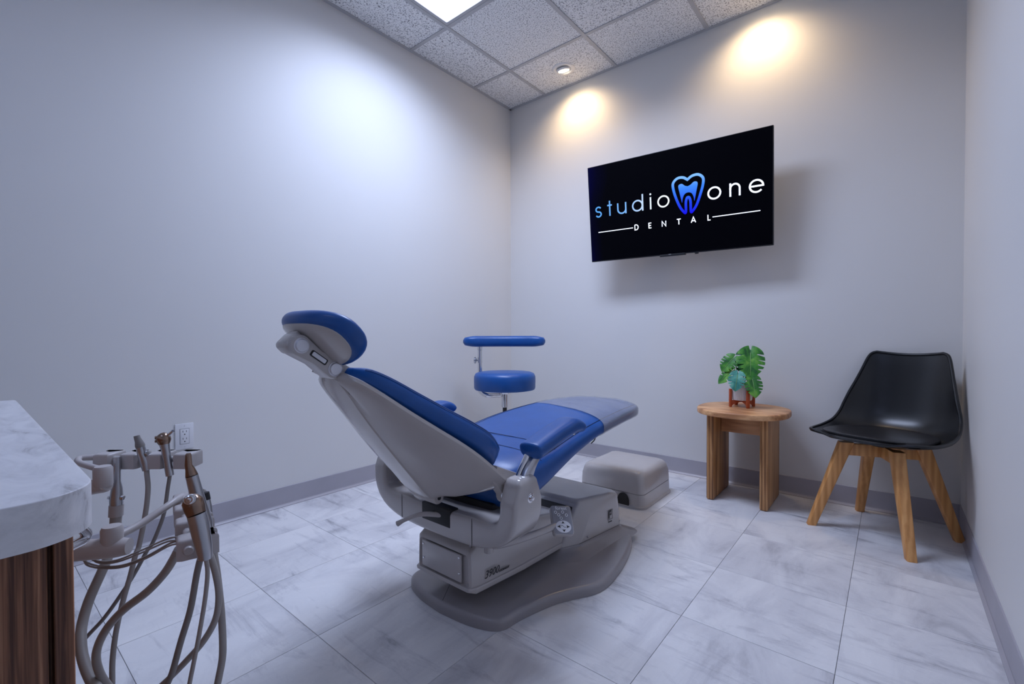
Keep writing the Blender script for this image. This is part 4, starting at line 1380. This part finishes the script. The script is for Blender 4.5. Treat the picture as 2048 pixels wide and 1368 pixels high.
bm.from_mesh(me)
bmesh.ops.recalc_face_normals(bm, faces=bm.faces)
cent = gp(0, 0.0, 0.75)
if sum(1 for f in bm.faces if f.normal.dot(cent - f.calc_center_median()) > 0) < len(bm.faces) / 2:
    bmesh.ops.reverse_faces(bm, faces=bm.faces)
# thickness away from the sitter, with a rolled rim
bm.normal_update()
old = {v: v.normal.copy() for v in bm.verts}
geo = bmesh.ops.extrude_face_region(bm, geom=bm.faces[:])
nv = [g for g in geo['geom'] if isinstance(g, bmesh.types.BMVert)]
bm.normal_update()
me = bpy.data.meshes.new('m')
bm.free()
bm = bmesh.new()
bm.from_mesh(pydata(verts, faces))
bmesh.ops.recalc_face_normals(bm, faces=bm.faces)
if sum(1 for f in bm.faces if f.normal.dot(cent - f.calc_center_median()) > 0) < len(bm.faces) / 2:
    bmesh.ops.reverse_faces(bm, faces=bm.faces)
bmesh.ops.solidify(bm, geom=bm.faces[:], thickness=0.009)
shell_o = finish('shell', from_bm(bm), M['black'], gc, angle=70)
rim = [verts[k] for k in range(NU + 1)] + [verts[i * (NU + 1) + NU] for i in range(1, len(sm))] + [verts[(len(sm) - 1) * (NU + 1) + k] for k in range(NU - 1, -1, -1)] + [verts[i * (NU + 1)] for i in range(len(sm) - 2, 0, -1)]
rim.append(rim[0])
finish('shell_rim', tube_mesh(rim, 0.0065, 8), M['black'], shell_o)
# padded seat
def pad_ring(f, dz):
    out = []
    for k in range(48):
        a = 2 * PI * k / 48
        u = 0.198 * f * sgnpow(math.cos(a), 0.80)
        v = 0.045 + 0.180 * f * sgnpow(math.sin(a), 0.80)
        w_ = 0.25
        zz = 0.418 + 0.040 * abs(u / w_) ** 2.6 + 1.2 * max(0, v - 0.07) ** 2 + 1.4 * max(0, -v - 0.0) ** 2
        out.append(gp(u, v, zz + dz))
    return out
loft('seat_pad', [pad_ring(0.97, -0.004), pad_ring(1.0, 0.004), pad_ring(0.99, 0.010), pad_ring(0.95, 0.015), pad_ring(0.8, 0.019), pad_ring(0.4, 0.021), pad_ring(0.1, 0.021)], M['leather'], gc, angle=50)
# legs and cross pieces
for su in (1, -1):
    for sv in (1, -1):
        topc, foot = gl(su * 0.098, sv * 0.098, 0.398), gl(su * 0.193, sv * 0.193, 0.0005)
        d = (GS * su + GF * sv).normalized()
        n_ = Vector((-d.y, d.x, 0))
        rings = []
        for q in range(9):
            f = q / 8
            c_ = foot + (topc - foot) * f
            a = 0.0175 + 0.010 * f
            b_ = 0.0165 + 0.006 * f
            rings.append([c_ + d * x_ + n_ * y_ for x_, y_ in rounded_poly([(-a, -b_), (a, -b_), (a, b_), (-a, b_)], 0.006, 3)])
        loft('leg', rings, M['beech'], gc, angle=45)
for sgn in (1, -1):
    d = (GS + GF * sgn).normalized()
    n_ = Vector((-d.y, d.x, 0))
    dz = 0.0 if sgn > 0 else 0.0006
    box('cross_bar', (-0.150, -0.011, 0.338 + dz), (0.150, 0.011, 0.392 + dz), M['beech'], gc, bevel=0.003, mat4=frame(GC, d, n_, (0, 0, 1)))
lathe('hub_plate', [(0.0, 0.390), (0.045, 0.390), (0.045, 0.400), (0.0, 0.400)], GC, (0, 0, 1), M['black'], gc, 24)

# ------------------------------------------------------------------ treatment cabinet and worktop
CZ, CT_ = 0.770, 0.035
ct = bpy.data.objects
XB, XF, YE = 1.165, 1.963, -2.870
outl = rounded_poly([(XB, YF + 0.3), (XF, YF + 0.3), (XF, YE), (XB, YE)], [0.01, 0.01, 0.044, 0.012], 10)
worktop = slab('worktop', outl, CZ - CT_, CZ, 0.0012, M['marble'], None, org=(1.56, -3.4, CZ - CT_))
tag(worktop, 'pale marble-look worktop with a rounded corner on the walnut cabinet', 'worktop')
fx = XF - 0.024
cab = thing('treatment_cabinet', 'walnut treatment cabinet under the marble-look worktop in the foreground', 'cabinet', (1.56, -3.45, 0))
box('cabinet_body', (XB + 0.02, YF + 0.31, 0.09), (fx - 0.019, YE - 0.015, CZ - CT_ - 0.0005), M['dark'], cab)
box('cabinet_side', (XB + 0.018, YE - 0.033, 0.09), (fx - 0.0188, YE - 0.0148, CZ - CT_ - 0.001), M['walnut'], cab, bevel=0.0008, seg=1)
box('plinth', (XB + 0.05, YF + 0.33, 0.0005), (fx - 0.07, YE - 0.06, 0.0895), M['dark'], cab)
box('stile', (fx - 0.0185, YE - 0.0250, 0.095), (fx, YE - 0.0135, CZ - CT_ - 0.004), M['walnut'], cab, bevel=0.0008, seg=1)
for k in range(3):
    y1 = YE - 0.0285 - 0.40 * k
    dr = box('cabinet_door', (fx - 0.0185, y1 - 0.397, 0.095), (fx, y1, CZ - CT_ - 0.004), M['walnut'], cab, bevel=0.0008, seg=1)
    if k:
        tube('door_pull', [(fx - 0.002, y1 - 0.35, 0.66), (fx + 0.022, y1 - 0.35, 0.66), (fx + 0.022, y1 - 0.35, 0.56), (fx - 0.002, y1 - 0.35, 0.56)], 0.005, M['chrome'], dr, 10)
tube('grab_rail', [(1.800, YE - 0.0155, 0.700), (1.768, -2.868, 0.694), (1.748, -2.856, 0.678), (1.734, -2.849, 0.665), (1.735, -2.852, 0.659), (1.752, -2.861, 0.662), (1.80, YE - 0.0155, 0.672)], 0.0052, M['chrome'], cab, 12, 6)

# ------------------------------------------------------------------ instrument arms and instruments
def hose_path(pts, end):
    """carry a visible run of hose round in a loop and into the cabinet side"""
    a = Vector(pts[-1])
    d = (a - Vector(pts[-2])).normalized()
    e = Vector(end)
    p1 = a + d * 0.06
    low = Vector(((p1.x + e.x) / 2, (p1.y * 0.6 + e.y * 0.4), min(p1.z, e.z) - 0.05))
    return list(pts) + [p1, low, e + Vector((0, 0.03, -0.012)), e]
YC = YE - 0.015
def holder(c, along, outw, w, d, hgt, mat, parent, fork=0.02):
    """instrument cradle: rounded block with two prongs that leave a notch"""
    m = frame(c, along, outw, Vector(along).cross(Vector(outw)))
    prof = [(-w * 0.8, -0.014), (w * 0.8, -0.014), (w, -0.008), (w, d * 0.55), (w * 0.9, d), (w * 0.62, d), (w * 0.52, d * 0.62), (0.0, d * 0.45), (-w * 0.52, d * 0.62), (-w * 0.62, d), (-w * 0.9, d), (-w, d * 0.55), (-w, -0.008)]
    return prism('holder', prof, hgt, m @ Matrix.Translation((0, 0, -hgt / 2)), mat, parent, bevel=0.005, seg=3)

# far arm
fa = thing('instrument_arm', 'farther beige instrument arm, its holder bar running towards the wall socket', 'instrument arm', (1.205, YC, 0.575), 'beige instrument arms on the cabinet')
tube('arm_tube', [(1.205, YC + 0.001, 0.578), (1.222, -2.834, 0.586), (1.2433, -2.7928, 0.596), (1.277, -2.7645, 0.604), (1.284, -2.759, 0.606)], [0.0140, 0.0140, 0.0140, 0.0140, 0.0115], M['beige'], fa, 24, 8)
lathe('arm_joint', [(0, -0.010), (0.0140, -0.009), (0.0152, -0.006), (0.0152, 0.024), (0.0125, 0.029), (0, 0.030)], (1.277, -2.7645, 0.612), (0, 0, 1), M['beige'], fa, 28)
tube('arm_rod', [(1.277, -2.7642, 0.6334), (1.2376, -2.7772, 0.6359), (1.2021, -2.787, 0.6386), (1.1854, -2.7878, 0.6419), (1.178, -2.7809, 0.6432), (1.1849, -2.7622, 0.6415), (1.20, -2.750, 0.640), (1.24, -2.717, 0.638), (1.29, -2.676, 0.638), (1.337, -2.637, 0.638)], 0.0058, M['beige'], fa, 12, 6)
al = Vector((0.771, 0.637, 0))
ow = Vector((0.637, -0.771, 0))
for c in ((1.202, -2.748), (1.243, -2.714), (1.284, -2.680), (1.326, -2.645)):
    holder(Vector((c[0], c[1], 0.636)), al, -ow, 0.0178, 0.030, 0.030, M['beige'], fa)

# near arm
na = thing('instrument_arm', 'nearer beige instrument arm with holder bar pointing at the viewer', 'instrument arm', (1.45, YC, 0.56), 'beige instrument arms on the cabinet')
tube('arm_tube', [(1.44, YC + 0.001, 0.562), (1.468, -2.846, 0.562), (1.507, -2.791, 0.561), (1.522, -2.772, 0.561)], [0.0148, 0.0148, 0.0155, 0.012], M['beige'], na, 24, 8)
lathe('arm_joint', [(0, -0.014), (0.013, -0.013), (0.0142, -0.010), (0.0142, 0.020), (0.012, 0.025), (0, 0.026)], (1.507, -2.790, 0.570), (0, 0, 1), M['beige'], na, 28)
tube('arm_rod', [(1.509, -2.789, 0.578), (1.502, -2.776, 0.577), (1.489, -2.748, 0.582), (1.474, -2.713, 0.594), (1.456, -2.691, 0.598), (1.436, -2.679, 0.594), (1.434, -2.680, 0.588), (1.46, -2.685, 0.585), (1.53, -2.700, 0.582), (1.632, -2.724, 0.578)], 0.0060, M['beige'], na, 12, 6)
an = Vector((0.975, -0.224, 0)).normalized()
on_ = Vector((0.224, 0.975, 0)).normalized()
for q in (0.06, 0.34, 0.64, 0.97):
    c = Vector((1.43, -2.678, 0.585)).lerp(Vector((1.640, -2.726, 0.577)), q)
    holder(c, an, on_, 0.0165, 0.038, 0.030, M['beige'], na)
lathe('holder_button', [(0, 0.004), (0.0055, 0.0035), (0.0068, 0.001), (0.007, -0.002), (0, -0.002)], (1.6515, -2.729, 0.577), an, M['beige'], na, 20)
cabs = {'a': [(1.429, -2.822, 0.536), (1.45, -2.811, 0.527), (1.472, -2.797, 0.523), (1.503, -2.777, 0.527), (1.537, -2.754, 0.543), (1.57, -2.731, 0.565), (1.60, -2.722, 0.574)],
        'b': [(1.429, -2.822, 0.533), (1.45, -2.811, 0.523), (1.472, -2.797, 0.52), (1.503, -2.777, 0.524), (1.537, -2.754, 0.54), (1.569, -2.732, 0.561), (1.60, -2.722, 0.570)],
        'c': [(1.431, -2.82, 0.538), (1.465, -2.799, 0.53), (1.493, -2.782, 0.534), (1.528, -2.76, 0.551), (1.569, -2.732, 0.573), (1.60, -2.722, 0.578)],
        'd': [(1.431, -2.82, 0.536), (1.465, -2.799, 0.527), (1.493, -2.782, 0.531), (1.528, -2.76, 0.547), (1.568, -2.733, 0.568), (1.60, -2.722, 0.573)]}
for i, k in enumerate(cabs):
    tube('supply_line', [(1.40, YC + 0.001, 0.545 - 0.004 * i)] + cabs[k], 0.0014, M['hose'], na, 8, 6)
tube('supply_hose', hose_path([(1.606, -2.729, 0.566), (1.586, -2.731, 0.545), (1.563, -2.738, 0.517), (1.53, -2.753, 0.483), (1.49, -2.774, 0.45), (1.458, -2.788, 0.417), (1.433, -2.796, 0.384), (1.416, -2.798, 0.354), (1.406, -2.794, 0.325), (1.402, -2.785, 0.295), (1.408, -2.767, 0.257)], (1.46, YC + 0.001, 0.26)), 0.0062, M['hose'], na, 14, 6)

# instruments: every one with its own hose
def rod(name, a, b, r, mat, parent, seg=20):
    return tube(name, [a, b], r, mat, parent, seg)
i1 = thing('suction_handpiece', 'long silver suction valve hanging below the farther holder bar', 'dental instrument', (1.246, -2.738, 0.632), 'dental instruments in their holders')
tube('body', [(1.246, -2.738, 0.648), (1.246, -2.738, 0.632), (1.246, -2.739, 0.600), (1.2455, -2.739, 0.585), (1.245, -2.740, 0.562), (1.245, -2.740, 0.552)], [0.0058, 0.0062, 0.0064, 0.0095, 0.0112, 0.0112], M['steel'], i1, 20)
rod('collar', (1.245, -2.740, 0.552), (1.245, -2.741, 0.530), 0.0122, M['beige'], i1)
rod('swivel', (1.245, -2.741, 0.530), (1.244, -2.742, 0.508), 0.0098, M['hose'], i1)
for s in (-1, 1):
    lathe('valve_knob', [(0, 0.006), (0.004, 0.005), (0.005, 0), (0, 0)], Vector((1.245, -2.740, 0.566)) + al * (0.0105 * s), al * s, M['chrome'], i1, 14)
tube('hose', hose_path([(1.244, -2.742, 0.510), (1.251, -2.748, 0.481), (1.271, -2.757, 0.464), (1.284, -2.771, 0.438), (1.292, -2.789, 0.399), (1.308, -2.801, 0.366), (1.333, -2.806, 0.347), (1.361, -2.807, 0.328), (1.399, -2.801, 0.304), (1.442, -2.79, 0.288)], (1.52, YC + 0.001, 0.30)), 0.0082, M['hose'], i1, 16, 6)

i2 = thing('saliva_ejector', 'grey-tipped ejector valve standing in farther holder bar', 'dental instrument', (1.276, -2.700, 0.634), 'dental instruments in their holders')
tube('body', [(1.2685, -2.7055, 0.668), (1.272, -2.703, 0.650), (1.276, -2.700, 0.634), (1.278, -2.698, 0.618)], [0.0078, 0.0085, 0.0088, 0.007], M['steel'], i2, 20)
tube('tip', [(1.263, -2.710, 0.688), (1.2645, -2.709, 0.682), (1.266, -2.7075, 0.677), (1.268, -2.706, 0.669), (1.2692, -2.705, 0.664)], [0.0052, 0.0056, 0.0064, 0.0084, 0.0080], M['hosedk'], i2, 20)
lathe('valve_lever', [(0, 0.004), (0.006, 0.003), (0.0065, 0), (0, 0)], Vector((1.273, -2.702, 0.651)) + al * 0.0085, al + Vector((0, 0, 0.4)), M['steel'], i2, 14)
tube('hose', hose_path([(1.278, -2.698, 0.622), (1.280, -2.698, 0.612), (1.292, -2.699, 0.582), (1.299, -2.705, 0.538), (1.302, -2.716, 0.48), (1.308, -2.723, 0.465), (1.311, -2.733, 0.425), (1.313, -2.744, 0.385), (1.315, -2.755, 0.334), (1.322, -2.762, 0.286), (1.334, -2.765, 0.251), (1.346, -2.768, 0.207)], (1.36, YC + 0.001, 0.20)), 0.0046, M['hose'], i2, 12, 6)

i3 = thing('air_water_syringe', 'chrome syringe with rounded bronze head in farther holder bar', 'dental instrument', (1.313, -2.668, 0.634), 'dental instruments in their holders')
tube('body', [(1.3065, -2.6745, 0.672), (1.308, -2.673, 0.660), (1.315, -2.668, 0.607)], [0.0092, 0.0078, 0.0072], M['steel'], i3, 20)
tube('head', [(1.3035, -2.677, 0.694), (1.304, -2.6765, 0.691), (1.3048, -2.676, 0.685), (1.3058, -2.675, 0.678), (1.3066, -2.6745, 0.671)], [0.003, 0.0085, 0.0125, 0.0125, 0.0094], M['bronze'], i3, 22)
tube('nozzle', [(1.310, -2.671, 0.687), (1.3155, -2.6665, 0.6925), (1.320, -2.663, 0.6975)], [0.0040, 0.0036, 0.0030], M['chrome'], i3, 12)
for dz in (-0.003, 0.004):
    lathe('button', [(0, 0.005), (0.003, 0.0045), (0.0035, 0), (0, 0)], Vector((1.300, -2.684, 0.681 + dz)), Vector((-0.3, -0.95, 0)), M['bronze'], i3, 12)
tube('hose', hose_path([(1.315, -2.668, 0.609), (1.306, -2.67, 0.578), (1.308, -2.677, 0.532), (1.304, -2.688, 0.494), (1.302, -2.698, 0.47), (1.300, -2.704, 0.462), (1.294, -2.719, 0.429), (1.285, -2.734, 0.398), (1.261, -2.762, 0.343), (1.24, -2.787, 0.306), (1.232, -2.801, 0.281)], (1.225, YC + 0.001, 0.235)), 0.0036, M['hosedk'], i3, 12, 6)

n1 = thing('handpiece', 'slim silver handpiece with bronze tip standing in nearer holder bar', 'dental instrument', (1.600, -2.692, 0.585), 'dental instruments in their holders')
tube('tip', [(1.591, -2.711, 0.706), (1.591, -2.711, 0.703), (1.591, -2.711, 0.687), (1.593, -2.7095, 0.681), (1.595, -2.708, 0.671)], [0.003, 0.0042, 0.0052, 0.0064, 0.0086], M['bronze'], n1, 18)
tube('body', [(1.595, -2.708, 0.671), (1.5962, -2.704, 0.650), (1.597, -2.701, 0.631), (1.599, -2.693, 0.593), (1.601, -2.691, 0.572), (1.602, -2.690, 0.566)], [0.0086, 0.0092, 0.0104, 0.0110, 0.0095, 0.006], M['steel'], n1, 20)
tube('hose', hose_path([(1.602, -2.690, 0.570), (1.612, -2.692, 0.556), (1.62, -2.685, 0.517), (1.621, -2.681, 0.479), (1.615, -2.684, 0.441), (1.598, -2.695, 0.405), (1.575, -2.712, 0.372), (1.546, -2.733, 0.336), (1.523, -2.749, 0.312)], (1.50, YC + 0.001, 0.335)), 0.0049, M['hose'], n1, 12, 6)

n2 = thing('three_way_syringe', 'silver three-way syringe with brown head and button, nearest the viewer', 'dental instrument', (1.679, -2.718, 0.589), 'dental instruments in their holders')
tube('body', [(1.671, -2.724, 0.634), (1.673, -2.722, 0.622), (1.676, -2.720, 0.606), (1.6795, -2.718, 0.588), (1.681, -2.717, 0.574), (1.681, -2.717, 0.570)], [0.0118, 0.0124, 0.0118, 0.0104, 0.0092, 0.0088], M['steel'], n2, 22)
tube('head', [(1.662, -2.7285, 0.661), (1.6635, -2.7280, 0.658), (1.6655, -2.727, 0.652), (1.668, -2.7255, 0.643), (1.671, -2.724, 0.634)], [0.004, 0.0095, 0.0135, 0.0135, 0.0119], M['bronze'], n2, 22)
vb = Vector((0.85, -0.45, 0.25)).normalized()
lathe('push_button', [(0.0075, -0.004), (0.0078, 0.004), (0.0070, 0.0055), (0.0062, 0.0056), (0.006, 0.0085), (0.0045, 0.0095), (0.0042, 0.0088), (0.0028, 0.0088), (0.0026, 0.0105), (0, 0.011)], Vector((1.672, -2.731, 0.657)), vb, M['chrome'], n2, 24)
tube('hose', hose_path([(1.678, -2.718, 0.574), (1.666, -2.717, 0.570), (1.655, -2.72, 0.54), (1.642, -2.725, 0.485), (1.625, -2.733, 0.434), (1.61, -2.74, 0.386), (1.599, -2.744, 0.364), (1.581, -2.753, 0.32)], (1.56, YC + 0.001, 0.27)), 0.0044, M['hosedk'], n2, 12, 6)
tube('hose', hose_path([(1.682, -2.717, 0.574), (1.676, -2.714, 0.565), (1.674, -2.712, 0.543), (1.668, -2.714, 0.503), (1.66, -2.72, 0.449), (1.651, -2.725, 0.405), (1.645, -2.728, 0.378), (1.638, -2.731, 0.344)], (1.62, YC + 0.001, 0.29)), 0.0030, M['hose'], n2, 12, 6)

n3 = thing('curing_handpiece', 'thin dark-capped handpiece behind the silver ones in nearer holder bar', 'dental instrument', (1.548, -2.672, 0.58), 'dental instruments in their holders')
tube('body', [(1.5445, -2.674, 0.612), (1.546, -2.673, 0.600), (1.549, -2.671, 0.570), (1.552, -2.668, 0.545)], [0.0066, 0.0070, 0.0070, 0.0055], M['steel'], n3, 16)
tube('cap', [(1.5435, -2.675, 0.624), (1.5445, -2.674, 0.612)], [0.0062, 0.0070], M['dark'], n3, 16)
tube('hose', hose_path([(1.552, -2.668, 0.548), (1.567, -2.67, 0.523), (1.571, -2.667, 0.489), (1.575, -2.664, 0.44), (1.578, -2.663, 0.406), (1.579, -2.663, 0.357), (1.575, -2.667, 0.322), (1.57, -2.672, 0.292), (1.56, -2.681, 0.255)], (1.54, YC + 0.001, 0.22)), 0.0055, M['hose'], n3, 14, 6)
